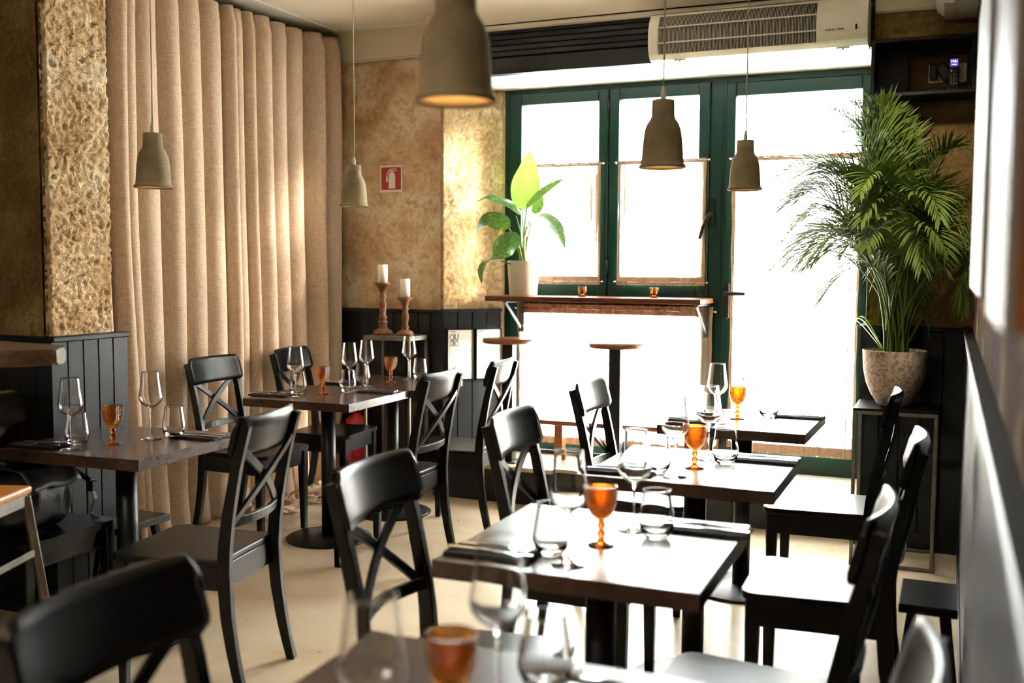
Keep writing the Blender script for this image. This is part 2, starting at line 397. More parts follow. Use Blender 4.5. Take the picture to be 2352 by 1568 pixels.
# ------------------------------------------------------------------ the setting
XR, XP = 0.095, 0.072          # right wall plaster / panel face
YS, YW, YB = 5.70, 6.00, 5.42  # sign wall, window frame, wall right of the window
ZC = 2.86
struct(MB().box((-5.2, -3.2, -0.1), (0.4, 6.1, 0)).build('floor', 'floor'))
struct(MB().box((-5.2, -3.2, ZC), (0.4, 6.3, ZC+0.1)).build('ceiling', 'ceiling'))
struct(MB().box((XR, -3.2, 0), (0.4, 6.3, ZC)).build('wall_right', 'right_plaster'))
struct(MB().box((-5.2, -3.3, 0), (0.4, -3.2, ZC)).build('wall_back', 'side_plaster'))
struct(MB().box((-5.2, -3.2, 0), (-5.1, 6.1, ZC)).build('wall_left', 'side_plaster'))
struct(MB().box((-4.2, 3.3, 0), (-4.0, 6.3, ZC)).build('wall_left_behind_curtain', 'cream'))
struct(MB().box((-4.0, YS, 0), (-2.90, 6.3, 2.672)).build('wall_front', 'sign_plaster'))
struct(MB().box((-4.0, YS-0.012, 2.672), (-2.80, 6.3, ZC)).build('trim_1', 'cream'))   # cream band on top of the sign wall

def rough_sheet(name, p0, p1, z0, z1, nrm, mat, amp, step=0.012, seedv=0.0, wrap=0.05):
    """stone-like plaster: noise-displaced sheet wrapping round both vertical corners"""
    p0, p1, nrm = Vector((*p0, 0)), Vector((*p1, 0)), Vector((*nrm, 0)).normalized()
    L = (p1-p0).length; T = (p1-p0).normalized(); nu = int((L+2*wrap)/step); nv = int((z1-z0)/step)
    mb = MB()
    def fn(u, v):
        d = u*(L+2*wrap)-wrap; z = z0+(z1-z0)*v
        back = 0
        if d < 0: back = -d; d = 0
        elif d > L: back = d-L; d = L
        r = 0.014; p = p0+T*d-nrm*back; p.z = z
        q = p*1.0+Vector((seedv, seedv*2, 0))
        h = noise.fractal(q*5, 0.9, 2.1, 3)*0.3 + noise.fractal(q*55, 1.0, 2.0, 2)*0.75 - max(0.0, noise.noise(q*34)-0.1)*1.1
        e = 1.0 if back == 0 else 0.4
        dz = nrm*(h*amp*e)
        if back or d in (0, L): dz += T*(h*amp*(-1 if d == 0 else 1)*0.8)
        return p+dz
    mb.grid(fn, nu, nv); return struct(mb.build(name, mat))
# window reveal, splayed, left of the window
struct(MB().poly([(-2.90, YS), (-2.585, 6.0), (-2.585, 6.3), (-2.95, 6.3)], 0, 2.475).build('wall_reveal', 'stone_plaster'))
rough_sheet('wall_reveal_face', (-2.885, 5.698), (-2.60, 5.972), 1.10, 2.47, (0.69, -0.72), 'stone_plaster', 0.0055, 0.010, 3.1, 0.03)
# left pier
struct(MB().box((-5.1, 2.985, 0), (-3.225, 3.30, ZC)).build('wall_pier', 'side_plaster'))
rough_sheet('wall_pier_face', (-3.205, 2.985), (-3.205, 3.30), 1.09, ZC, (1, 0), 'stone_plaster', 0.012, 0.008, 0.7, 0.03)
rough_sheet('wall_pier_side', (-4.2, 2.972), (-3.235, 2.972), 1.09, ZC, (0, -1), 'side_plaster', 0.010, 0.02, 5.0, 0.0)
# wall right of the window
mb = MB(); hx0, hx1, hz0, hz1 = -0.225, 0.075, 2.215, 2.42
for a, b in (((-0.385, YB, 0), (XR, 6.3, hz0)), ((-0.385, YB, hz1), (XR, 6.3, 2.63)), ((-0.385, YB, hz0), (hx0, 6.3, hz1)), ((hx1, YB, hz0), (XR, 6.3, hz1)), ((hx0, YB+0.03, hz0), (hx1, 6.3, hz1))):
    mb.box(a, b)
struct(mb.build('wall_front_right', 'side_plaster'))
struct(MB().box((-0.385, YB-0.02, 2.625), (XR, 6.3, ZC), 0.01).build('trim_2', 'cream'))
# lintel above the window: white soffit, dark slatted board, coved ceiling
struct(MB().box((-2.88, 5.452, 2.478), (-0.385, 6.3, 2.52)).build('trim_3', 'white_paint'))
mb = MB(); mb.box((-2.88, 5.47, 2.475), (-0.385, 5.50, 2.74)); mb.box((-2.88, 5.44, 2.475), (-0.385, 5.47, 2.565), 0.003)
for k in range(5):
    z = 2.570+k*0.031
    mb.poly([(0, 0), (0.030, 0.004), (0.030, 0.028), (0.012, 0.028)], -2.88, -0.385, Matrix(((0, 0, 1, 0), (-1, 0, 0, 5.472), (0, 1, 0, z), (0, 0, 0, 1))))
struct(mb.build('trim_4', 'navy_board'))
mb = MB(); NY = 14
prof = [(5.47, 2.716), (5.40, 2.716), (5.40, 2.735), (5.385, 2.738)]+[(5.385-0.45*t/NY, 2.738+0.12*(sin((t/NY)*pi/2))) for t in range(1, NY+1)]+[(4.935, 2.90), (5.47, 2.90)]
mb.poly([(p[0], p[1]) for p in prof], -2.62, XR, Matrix(((0, 0, 1, 0), (1, 0, 0, 0), (0, 1, 0, 0), (0, 0, 0, 1))))
struct(mb.build('ceiling_cove', 'ceiling', smooth=False))
struct(MB().tube([(-2.62, 5.385, 2.737), (-0.4, 5.385, 2.737)], 0.004, 6).build('trim_5', 'dark_inside'))
struct(MB().box((-2.90, 5.5, 2.52), (-0.385, 6.3, ZC)).build('wall_lintel', 'cream'))
struct(MB().box((-3.615, 3.35, ZC-0.008), (-3.60, 5.66, ZC), 0.001).box((-3.60, 5.645, ZC-0.008), (-2.62, 5.66, ZC), 0.001).build('trim_14', 'white_paint'))
# cable along the sign wall
struct(MB().tube([(-3.9, YS-0.03, 2.668), (-3.4, YS-0.03, 2.663), (-3.1, YS-0.03, 2.667), (-2.9, YS-0.03, 2.662)], 0.008, 6).build('trim_6', 'cable_white'))

def wainscot(n, pts, z1=1.10, capd=0.035, bw=0.088, mat='charcoal', z0=0.0, capz=0.022, d=0.012):
    """boarded panel along a polyline; room is on the left of the walking direction"""
    mb = MB(); pl = []
    P = [Vector((*p, 0)) for p in pts]; g = 0.004
    for a, b in zip(P, P[1:]):
        T = (b-a).normalized(); L = (b-a).length; Nn = Vector((-T.y, T.x, 0)); k = max(1, round(L/bw)); w = L/k
        for i in range(k):
            s0 = a+T*(i*w+ (g if i else 0)); s1 = a+T*((i+1)*w-(g if i < k-1 else 0))
            if i: pl.append(a+T*(i*w)-Nn*0.009)
            pl += [s0, s1]
    bot = [mb.bm.verts.new((p.x, p.y, z0)) for p in pl]; top = [mb.bm.verts.new((p.x, p.y, z1)) for p in pl]
    for i in range(len(pl)-1): mb.face([bot[i], bot[i+1], top[i+1], top[i]])
    # cap and skirting
    for a, b in zip(P, P[1:]):
        T = (b-a).normalized(); Nn = Vector((-T.y, T.x, 0)); L = (b-a).length
        m = Matrix(((T.x, Nn.x, 0, a.x), (T.y, Nn.y, 0, a.y), (0, 0, 1, 0), (0, 0, 0, 1)))
        mb.box((-0.004, -0.05, z1), (L+0.004, 0.014, z1+capz), 0.004, m)
        mb.box((0, -0.004, z0), (L, 0.008, z0+0.09), 0.002, m)
    return struct(mb.build('trim_%d' % n, mat))
wainscot(7, [(-2.90+0.03, 5.675), (-4.0, 5.675)], 1.10)
wainscot(8, [(-2.60, 5.945), (-2.872, 5.675)], 1.105)
wainscot(9, [(XP, 5.40), (-0.405, 5.40)], 1.085)
wainscot(10, [(-0.405, 5.398), (-0.405, 5.95)], 1.085)
wainscot(11, [(XP, -3.0), (XP, 5.41)], 1.092)
wainscot(12, [(-3.18, 3.352), (-3.18, 2.955), (-5.0, 2.955)], 1.088)
struct(MB().box((-3.9, 3.30, 0), (-3.184, 3.35, 1.088)).build('trim_13', 'charcoal'))

# raised plinth in front of the window
mb = MB().mat('navy_board'); mb.box((-2.86, 5.52, 0), (-0.41, 5.98, 0.195)); 
mb.mat('plank')
for k in range(4): mb.box((-2.87, 5.505+k*0.125, 0.195), (-0.41, 5.505+k*0.125+0.123, 0.22), 0.002)
struct(mb.build('floor_plinth'))
struct(MB().box((-12, 6.3, -0.2), (10, 30, 0.02)).build('floor_street', 'asphalt'))

# green window (two casements over a fixed light) and glazed door
YF0, YF1 = 5.985, 6.06
def frame(mb, x0, x1, z0, z1, w, y0=YF0, y1=YF1, wb=None, wt=None, wl=None, wr=None):
    wb = wb or w; wt = wt or w; wl = wl or w; wr = wr or w
    mb.box((x0, y0, z0), (x0+wl, y1, z1), 0.004); mb.box((x1-wr, y0, z0), (x1, y1, z1), 0.004)
    mb.box((x0+wl, y0+0.001, z0), (x1-wr, y1, z0+wb), 0.004); mb.box((x0+wl, y0+0.001, z1-wt), (x1-wr, y1, z1), 0.004)
win = struct(bpy.data.objects.new('window_1', None)); COL.objects.link(win)
mb = MB(); mb.box((-2.60, 5.99, 0.2), (-2.555, 6.1, 2.48), 0.004); mb.box((-2.56, 5.992, 2.452), (-1.25, 6.1, 2.48), 0.003)
mb.box((-2.56, 5.992, 0.2), (-1.25, 6.1, 0.245), 0.003); mb.box((-2.56, 5.992, 1.165), (-1.30, 6.1, 1.20), 0.003)
mb.box((-1.325, 6.052, 0.2), (-1.235, 6.1, 2.48), 0.002); mb.box((-1.307, 5.99, 0.2), (-1.232, 6.1, 2.48), 0.002); mb.box((-1.94, 6.052, 1.17), (-1.88, 6.1, 2.48), 0.002); mb.box((-2.56, 6.052, 1.14), (-1.28, 6.1, 1.25), 0.002); mb.box((-2.58, 6.052, 0.2), (-2.53, 6.1, 2.48), 0.002)
mb.build('window_frame', 'green', win)
for i, (x0, x1, wl, wr) in enumerate(((-2.552, -1.915, 0.078, 0.062), (-1.909, -1.308, 0.062, 0.062))):
    s = MB(); frame(s, x0, x1, 1.203, 2.45, 0.07, 5.965, 6.05, wl=wl, wr=wr, wb=0.085); so = s.build('sash', 'green', win)
    MB().box((x0+wl-0.002, 6.02, 1.28), (x1-wr+0.002, 6.026, 2.385)).build('pane', 'pane', so)
s = MB(); frame(s, -2.552, -1.308, 0.25, 1.163, 0.06, 5.975, 6.05); so = s.build('lower_frame', 'green', win)
MB().box((-2.50, 6.02, 0.30), (-1.36, 6.026, 1.11)).build('pane', 'pane', so)
mb = MB()
for z in (1.38, 2.33): mb.tube([(-1.912, 5.958, z-0.05), (-1.912, 5.958, z+0.05)], 0.008, 8)
mb.build('hinge', 'black_metal', win)
# espagnolette handle
mb = MB(); mb.box((-1.298, 5.950, 1.63), (-1.268, 5.966, 1.79), 0.007, seg=2)
mb.sweep([(-1.283, 5.935, 1.70), (-1.30, 5.925, 1.675), (-1.325, 5.922, 1.62), (-1.345, 5.925, 1.555)], [0.024, 0.024, 0.02, 0.014], 0.014, (0, 1, 0)); mb.tube([(-1.283, 5.96, 1.70), (-1.283, 5.93, 1.70)], 0.011)
mb.build('window_handle', 'black_metal', win)
door = struct(bpy.data.objects.new('door_1', None)); COL.objects.link(door)
mb = MB(); mb.box((-1.234, 5.99, 0.2), (-1.213, 6.1, 2.48), 0.002); mb.box((-1.234, 6.052, 0.2), (-1.18, 6.1, 2.48), 0.002); mb.box((-1.22, 5.992, 2.44), (-0.40, 6.1, 2.48), 0.003); mb.box((-0.425, 5.99, 0.2), (-0.386, 6.1, 2.48), 0.003)
mb.build('door_frame', 'green', door)
s = MB(); frame(s, -1.213, -0.427, 0.222, 2.437, 0.06, 5.968, 6.05, wb=0.11, wt=0.075, wl=0.055, wr=0.05); dl = s.build('door_leaf', 'green', door)
MB().box((-1.16, 6.02, 0.33), (-0.475, 6.026, 2.365)).build('pane', 'pane', dl)
mb = MB(); mb.box((-1.205, 5.955, 1.10), (-1.172, 5.968, 1.30), 0.005); mb.tube([(-1.19, 5.965, 1.243), (-1.19, 5.915, 1.243)], 0.01); mb.box((-1.20, 5.905, 1.231), (-1.075, 5.922, 1.253), 0.006)
mb.build('door_handle', 'black_metal', door)
mb = MB(); mb.poly([(0.012*cos(a), 0.028*sin(a)) for a in [2*pi*k/20 for k in range(20)]], 0, 0.006, Matrix(((1, 0, 0, -1.187), (0, 0, 1, 5.958), (0, 1, 0, 1.12), (0, 0, 0, 1)))); mb.build('lock_escutcheon', 'chrome', door)

# ------------------------------------------------------------------ sheer cafe curtains
def cafe(x0, x1, z0, z1, label, seedv, ya=5.945, hem=0.045, top=0.022, lace=0.0, bottom=True):
    t = thing('sheer_curtain', label, 'curtain', ((x0+x1)/2, ya, z0), 0, 'sheer gauze curtains over the window and door')
    cx = (x0+x1)/2; rnd = random.Random(seedv); nu = int((x1-x0)*260); nv = 60; ph = [rnd.uniform(0, 6.28) for _ in range(6)]
    def g(x):
        return 0.5*sin(x*95+ph[0]+1.5*sin(x*17+ph[1]))+0.35*sin(x*190+ph[2]+sin(x*31+ph[3]))+0.3*sin(x*41+ph[4])
    def fn(u, v):
        x = x0+(x1-x0)*u; z = z0+(z1-z0)*v
        edge = max(0.0, 1-v*10)+max(0.0, 1-(1-v)*10)
        am = 0.0055+0.003*(1-min(1, edge)); w = 0.006*sin(v*pi)*(1 if u < .5 else -1)
        return Vector((x-cx+w*(abs(u-.5)*2)**3+0.002*sin(z*20+ph[5]), g(x)*am, z-z0+0.004*g(x*1.7)*edge*0.7))
    mb = MB(); mb.mats = ['sheer', 'sheer_hem', 'sheer_dense']
    gr = mb.grid(fn, nu, nv)
    hgt = z1-z0
    for f in mb.bm.faces:
        c = f.calc_center_median()
        if c.z < hem or c.z > hgt-top or c.x < x0-cx+0.02 or c.x > x1-cx-0.018: f.material_index = 1
        else:
            e = min(c.x-(x0-cx), (x1-cx)-c.x); lim = 0.30+0.9*min(e, 0.12)/0.12*0.42; vv = c.z/hgt
            if noise.noise(Vector((c.x*75+seedv*9, vv*0.8, seedv))) + 0.22*abs(2*vv-1)**2 > lim+0.04: f.material_index = 2
    mb.build('curtain_cloth', None, t)
    for nm, z in (('curtain_rod', hgt-top/2), ('curtain_rod', hem*0.35)) if bottom else (('curtain_rod', hgt-top/2),):
        mb = MB(); mb.tube([(x0-cx-0.012, 0.0, z), (x1-cx+0.012, 0.0, z)], 0.003, 8)
        for xx in (x0-cx-0.014, x1-cx+0.014): mb.lathe([(0, -0.008), (0.007, -0.004), (0.0085, 0), (0.007, 0.004), (0, 0.008)], (xx, 0, z), 12)
        mb.build(nm, 'chrome', t)
    return t
cafe(-2.445, -1.948, 1.285, 2.018, 'short gauze curtain on the left casement, behind the leafy plant', 1)
cafe(-1.846, -1.315, 1.285, 2.018, 'short gauze curtain on the middle casement, beside the black window handle', 2)
cafe(-1.168, -0.462, 0.335, 2.018, 'full length gauze curtain on the glazed door, behind the palm', 3, hem=0.06, bottom=False)
cafe(-2.487, -1.262, 0.300, 1.162, 'wide gauze curtain below the walnut window shelf', 4, hem=0.05, top=0.055, bottom=False)

# ------------------------------------------------------------------ big linen curtain
def linen():
    t = thing('linen_curtain', 'floor length beige linen curtain with deep folds along the left wall', 'curtain', (-3.62, 4.55, 0))
    L = 2.62; nu = 720; nv = 90; H = 2.80
    rnd = random.Random(11)
    # irregular pleat positions
    edges = [0]; 
    while edges[-1] < L: edges.append(edges[-1]+rnd.choice((0.075, 0.10, 0.12, 0.15, 0.165))+rnd.uniform(-0.01, 0.01))
    amps = [rnd.uniform(0.55, 1.15) for _ in edges]
    def base(s):
        k = s/L; y = 5.66-(5.66-3.12)*k; x = -3.665-0.13*k**0.9+0.055*math.exp(-k*14)
        return x, y
    def fold(s, v):
        s2 = s+0.040*noise.noise(Vector((s*1.9, v*1.5, 2.2)))*(1-v**6)+0.012*(1-v)*sin(s*5)
        i = 0
        while i < len(edges)-2 and edges[i+1] < s2: i += 1
        f = (s2-edges[i])/(edges[i+1]-edges[i]); a = amps[i]
        f2 = f/0.54*0.5 if f < 0.54 else 0.5+(f-0.54)/0.46*0.5
        c = -cos(2*pi*f2)
        return a*(c*0.5+0.5)**0.75*1.0, f
    mb = MB()
    def fn(u, v):
        s = u*L; x, y = base(s); z = H*v
        d, f = fold(s, v)
        A = 0.094+0.016*(1-v)
        hd = max(0.0, (v-0.968)/0.032)   # pleated heading
        hd2 = min(1, hd*1.5)
        A *= (1-0.22*hd2)
        lo = max(0.0, 0.14-v)/0.14
        nx = noise.noise(Vector((s*3.0, v*3.0, 0.3)))*0.012*(1-v)
        puddle = lo*lo*0.05*(0.5+noise.noise(Vector((s*4, 0, 7))))
        x2 = x+d*A+nx+puddle
        y2 = y+0.014*sin(2*pi*f)+lo*0.012*noise.noise(Vector((s*9, v*20, 4)))
        if v == 0: z = 0.006
        z += lo*0.01*noise.noise(Vector((s*12, v*30, 9)))
        return Vector((x2+3.62, y2-4.55, max(0.005, z)))
    mb.grid(fn, nu, nv); mb.build('curtain_cloth', 'linen', t, solid=0.002)
    mb = MB()
    def fh(u, v):
        s = u*L; x, y = base(s); z = H-0.135+0.11*v; d, f = fold(s, 1)
        return Vector((x+d*0.033+0.004+3.62, y-4.55, z))
    mb.sweep([(-3.68+3.62, 5.66-4.55, H-0.02), (-3.83+3.62, 3.12-4.55, H-0.02)], 0.025, 0.02, (0, 0, 1)); mb.build('curtain_rail', 'white_paint', t)
    # hem lying crumpled on the floor
    mb = MB()
    def fp(u, v):
        s = u; n1 = noise.fractal(Vector((s*9, v*4, 1)), 0.8, 2, 4)
        return Vector((-3.60+0.26*v*(0.75+0.4*n1)+3.62, 5.38-0.85*s-4.55+0.03*n1, 0.006+max(0, 0.055*(0.6+n1)*sin(pi*min(1, v*1.02))+0.02*sin(s*70+v*9)*sin(pi*v))))
    mb.grid(fp, 150, 26); mb.build('puddled_hem', 'linen', t, solid=0.002)
linen()

# ------------------------------------------------------------------ chair
def chair_proto(loc, rz, label):
    t = thing('dining_chair', label, 'chair', loc, rz)
    def rr(w0, w1, y0, y1, r, n=6):     # outline, front corners rounded
        o = []
        for k in range(n+1):
            a = k/n*pi/2; o.append((w1-r+r*sin(a), y1-r+r*cos(a)))
        o = [(w1-r+r*sin(k/n*pi/2), y1-r+r*cos(k/n*pi/2)) for k in range(n+1)]
        o += [(w0, y0+0.01), (w0-0.01, y0), (-w0+0.01, y0), (-w0, y0+0.01)]
        o += [(-(w1-r+r*cos(k/n*pi/2)), y1-r+r*sin(k/n*pi/2)) for k in range(n+1)]
        return list(reversed(o))
    MB().poly(rr(0.185, 0.215, -0.175, 0.215, 0.045), 0.425, 0.447, bev=0.005).build('seat', 'black_wood', t)
    mb = MB()
    mb.box((-0.175, 0.168, 0.345), (0.175, 0.188, 0.425), 0.002); mb.box((-0.155, -0.178, 0.345), (0.155, -0.160, 0.425), 0.002)
    for s in (-1, 1): mb.sweep([(s*0.172, -0.17, 0.385), (s*0.187, 0.18, 0.385)], 0.08, 0.018, (1, 0, 0))
    mb.build('seat_frame', 'black_wood', t)
    for s in (-1, 1):
        MB().sweep([(s*0.184, 0.178, 0.425), (s*0.184, 0.178, 0.34), (s*0.186, 0.180, 0.0)], [0.042, 0.042, 0.028], [0.042, 0.042, 0.028], (1, 0, 0)).build('leg', 'black_wood', t)
    def post(z):
        P = [(0, -0.245), (0.12, -0.215), (0.26, -0.193), (0.40, -0.183), (0.48, -0.187), (0.60, -0.203), (0.74, -0.232), (0.89, -0.272)]
        for (a, ya), (b, yb) in zip(P, P[1:]):
            if z <= b: return ya+(yb-ya)*(z-a)/(b-a)
        return P[-1][1]
    for s in (-1, 1):
        zs = [0, 0.08, 0.16, 0.26, 0.34, 0.42, 0.5, 0.58, 0.66, 0.74, 0.82, 0.885]
        MB().sweep([(s*(0.172+0.004*(abs(z-0.42)/0.42)), post(z), z) for z in zs], [0.030+0.016*max(0, 1-abs(z-0.40)/0.42) for z in zs], 0.028, (1, 0, 0)).build('leg', 'black_wood', t)
    # top rail: bowed board in front of the posts
    mb = MB(); n = 22; rings = []
    for i in range(n+1):
        x = -0.198+0.396*i/n; u = x/0.198; bow = -0.036*(1-u*u)
        ed = max(0, abs(x)-0.170)/0.028; top = 0.912-0.030*(1-sqrt(max(0, 1-ed*ed))); bot = 0.778+0.014*(1-sqrt(max(0, 1-ed*ed)))
        ring = []
        m = 7
        for sd, order in ((1, range(m)), (-1, range(m-1, -1, -1))):
            for k in order:
                z = bot+(top-bot)*k/(m-1); th = 0.009 if 0 < k < m-1 else 0.005
                ring.append(mb.bm.verts.new((x, post(z)+0.027+bow+sd*th, z)))
        rings.append(ring)
    for A, B in zip(rings, rings[1:]):
        for k in range(len(A)): mb.face([A[k], A[(k+1) % len(A)], B[(k+1) % len(A)], B[k]], True)
    mb.face(rings[0]); mb.face(rings[-1])
    mb.build('top_rail', 'black_wood', t)
    # crossed slats
    for s in (-1, 1):
        pts = []; nn = []
        for i in range(13):
            f = i/12; x = s*(-0.160+0.320*f); z = 0.800-0.232*f+0.012*sin(f*2*pi)*0.0
            x += s*0.018*sin(f*pi)*1.0*(1 if f < 2 else 1)
            u = x/0.17
            pts.append((x, post(z)-0.018*(1-u*u)+s*0.0065-0.002, z))
        MB().sweep(pts, 0.026, 0.012, (0, 1, 0.2)).build('cross_slat', 'black_wood', t)
    pts = [(-0.165+0.33*i/10, post(0.565)-0.030*(1-((i-5)/5)**2)+0.004, 0.563) for i in range(11)]
    MB().sweep(pts, 0.032, 0.016, (0, 1, 0.15)).build('lower_rail', 'black_wood', t)
    return t
PX, NX = -pi/2, pi/2   # facing +X, facing -X
CH = [
 ((-2.325, 2.775), NX+0.16, 'black cross-back chair on the right side of the table by the left pier'),
 ((-1.045, 2.20), PX+0.04, 'black cross-back chair left of the gleaming foreground table, rail below the picture centre'),
 ((-1.075, 3.14), PX+0.03, 'black cross-back chair left of the third table from the front in the window row'),
 ((-1.15, 4.16), PX+0.02, 'black cross-back chair left of the farthest window-row table, before the pedestal stool'),
 ((-0.905, 1.175), PX+0.04, 'blurred black cross-back chair in the bottom left corner, closest to the camera'),
 ((-0.375, 2.245), NX-0.03, 'black cross-back chair right of the gleaming foreground table, post slanting up'),
 ((-0.33, 3.195), NX+0.02, 'black cross-back chair by the right wall with a white-gleaming seat, beside the low stool'),
 ((-0.445, 4.30), NX+0.0, 'black cross-back chair farthest back on the right, in front of the big stone pot'),
 ((-0.275, 1.33), NX+0.0, 'blurred black chair in the bottom right corner, only its rail and post in view'),
 ((-2.395, 4.20), NX+0.03, 'black cross-back chair right of the near curtain-side table'),
 ((-2.395, 4.90), NX+0.10, 'black cross-back chair right of the far curtain-side table, near the framed notices'),
 ((-3.305, 4.36), PX-0.0, 'black cross-back chair against the linen curtain, the nearer of the two there'),
 ((-3.285, 5.05), PX+0.10, 'black cross-back chair against the linen curtain, the farther of the two, by the candlesticks'),
 ((-3.045, 2.715), PX+0.0, 'black chair at the left edge with a black bag on its seat'),
]
c0 = chair_proto((*CH[0][0], 0), CH[0][1], CH[0][2]); c0['group'] = 'black cross-back dining chairs'
for (p, r, lb) in CH[1:]: dup(c0, (*p, 0), r, lb, 'black cross-back dining chairs')

# ------------------------------------------------------------------ tables
def table_proto(loc, rz, label):
    t = thing('restaurant_table', label, 'table', loc, rz, 'square pedestal tables')
    MB().box((-0.3, -0.3, 0.70), (0.3, 0.3, 0.74), 0.0018).build('tabletop', 'laminate', t)
    MB().lathe([(0, 0.02), (0.0365, 0.02), (0.0365, 0.695), (0, 0.695)], seg=32).build('column', 'black_metal', t)
    MB().lathe([(0, 0.0), (0.215, 0.0), (0.218, 0.006), (0.21, 0.012), (0.06, 0.024), (0, 0.026)], seg=56).build('base_plate', 'black_metal', t)
    mb = MB(); mb.box((-0.17, -0.02, 0.688), (0.17, 0.02, 0.70), 0.002); mb.box((-0.02, -0.17, 0.688), (0.02, 0.17, 0.70), 0.002); mb.build('mounting_bracket', 'black_metal', t)
    return t
TB = [((-0.745, 2.305), 0.01, 'square table with gleaming white top in the foreground, second from the camera'),
      ((-0.755, 3.33), 0.0, 'square table in the middle of the window row, third from the camera'),
      ((-0.80, 4.44), -0.02, 'square table at the far end of the window row, in front of the glazed door'),
      ((-0.625, 1.27), 0.02, 'dark table cut off by the bottom edge of the photo'),
      ((-2.89, 4.425), 0.02, 'brown square table, near half of the pair pushed together by the linen curtain'),
      ((-2.87, 5.04), 0.02, 'brown square table, far half of the pair pushed together by the linen curtain'),
      ((-2.79, 2.925), 0.06, 'brown square table at the left beside the panelled pier')]
tp = table_proto((*TB[0][0], 0), TB[0][1], TB[0][2])
for p, r, lb in TB[1:]: dup(tp, (*p, 0), r, lb)

# ------------------------------------------------------------------ tableware
ZT = 0.7405
def dense(pf, step=0.004):
    out = []
    n = len(pf)
    for k in range(n-1):
        p0, p1, p2, p3 = pf[max(k-1, 0)], pf[k], pf[k+1], pf[min(k+2, n-1)]
        d = math.hypot(p2[0]-p1[0], p2[1]-p1[1]); m = max(1, int(d/step))
        for j in range(m):
            f = j/m; c = [0.5*(2*p1[i]+(p2[i]-p0[i])*f+(2*p0[i]-5*p1[i]+4*p2[i]-p3[i])*f*f+(3*p1[i]-p0[i]-3*p2[i]+p3[i])*f**3) for i in (0, 1)]
            out.append((max(0.0, c[0]), c[1]))
    out.append(pf[-1]); return out
def wine_proto():
    t = thing('wine_glass', 'x', 'wine glass', (0, 0, 0))
    o = [(0.0, 0.0), (0.036, 0.0005), (0.0375, 0.0015), (0.036, 0.0028), (0.015, 0.006), (0.0055, 0.012), (0.0036, 0.03), (0.0036, 0.085), (0.0050, 0.108), (0.012, 0.119), (0.030, 0.132), (0.0405, 0.146), (0.0430, 0.156), (0.0415, 0.168), (0.036, 0.205), (0.0305, 0.252)]
    i = [(0.0297, 0.2525), (0.0352, 0.205), (0.0405, 0.168), (0.0418, 0.157), (0.0393, 0.1475), (0.029, 0.1345), (0.012, 0.1235), (0.0, 0.121)]
    MB().lathe(dense(o)+dense(i), seg=48).build('glass_body', 'glass', t); return t
def tumbler_proto():
    t = thing('tumbler', 'x', 'tumbler', (0, 0, 0))
    o = [(0, 0), (0.024, 0.0), (0.028, 0.003), (0.036, 0.014), (0.0425, 0.032), (0.0430, 0.044), (0.0400, 0.068), (0.0355, 0.096), (0.0335, 0.118)]
    i = [(0.0322, 0.1185), (0.0342, 0.096), (0.0387, 0.068), (0.0415, 0.044), (0.0405, 0.033), (0.032, 0.019), (0.018, 0.0125), (0, 0.012)]
    MB().lathe(dense(o)+dense(i), seg=48).build('glass_body', 'glass', t); return t
def goblet_proto():
    t = thing('amber_goblet', 'x', 'goblet', (0, 0, 0))
    o = [(0.0075, 0.061), (0.018, 0.067), (0.028, 0.080), (0.0345, 0.098), (0.0365, 0.118), (0.0362, 0.132), (0.0366, 0.1405)]
    i = [(0.0346, 0.141), (0.0342, 0.132), (0.0342, 0.118), (0.032, 0.100), (0.025, 0.084), (0.015, 0.073), (0, 0.068)]
    MB().lathe([(0, 0.061)]+dense(o)+dense(i), seg=56).build('bowl', 'amber', t)
    MB().lathe([(0, 0), (0.030, 0.0), (0.0312, 0.0025), (0.026, 0.005), (0.011, 0.008), (0.0065, 0.014), (0.0075, 0.022), (0.0105, 0.028), (0.0065, 0.035), (0.0060, 0.040), (0.0095, 0.047), (0.0075, 0.054), (0.0058, 0.058), (0.009, 0.0605), (0, 0.0605)], seg=32).build('stem', 'amber_stem', t)
    return t
def setcopy(proto, used, x, y, label, group, z=ZT, rz=0):
    if not used.get(proto):
        used[proto] = 1; proto.location = (x, y, z); proto.rotation_euler = (0, 0, rz); proto['label'] = label; proto['group'] = group; return proto
    return dup(proto, (x, y, z), rz, label, group)
U = {}
wine, tumb, gob = wine_proto(), tumbler_proto(), goblet_proto()
T5n, T4n, T4f, T3n, T2n, T1n, T0n = ('the table beside the left pier', 'the near half of the curtain-side tables', 'the far half of the curtain-side tables', 'the gleaming foreground table', 'the middle table of the window row', 'the table by the glazed door', 'the dark table at the bottom edge')
WG = [(-2.829, 2.706, 'left wine glass on '+T5n), (-2.733, 2.994, 'right wine glass on '+T5n), (-2.964, 4.253, 'leftmost wine glass on '+T4n+', before the curtain chair'),
      (-2.869, 4.596, 'back wine glass on '+T4n+', left of a pair'), (-2.889, 4.80, 'front wine glass on '+T4f+', right of a pair'), (-2.848, 5.20, 'wine glass at the back of '+T4f+', below the candlesticks'),
      (-0.751, 2.09, 'wine glass left of the goblet on '+T3n), (-0.705, 2.439, 'wine glass right of the goblet on '+T3n),
      (-0.772, 3.121, 'wine glass left of the goblet on '+T2n), (-0.742, 3.46, 'wine glass right of the goblet on '+T2n),
      (-0.885, 4.283, 'wine glass left of the goblet on '+T1n), (-0.799, 4.61, 'wine glass right of the goblet on '+T1n),
      (-0.599, 1.364, 'large blurred wine glass in the middle of '+T0n), (-0.634, 1.063, 'faint blurred wine glass at the far left of '+T0n)]
for x, y, lb in WG: setcopy(wine, U, x, y, lb, 'wine glasses on the set tables')
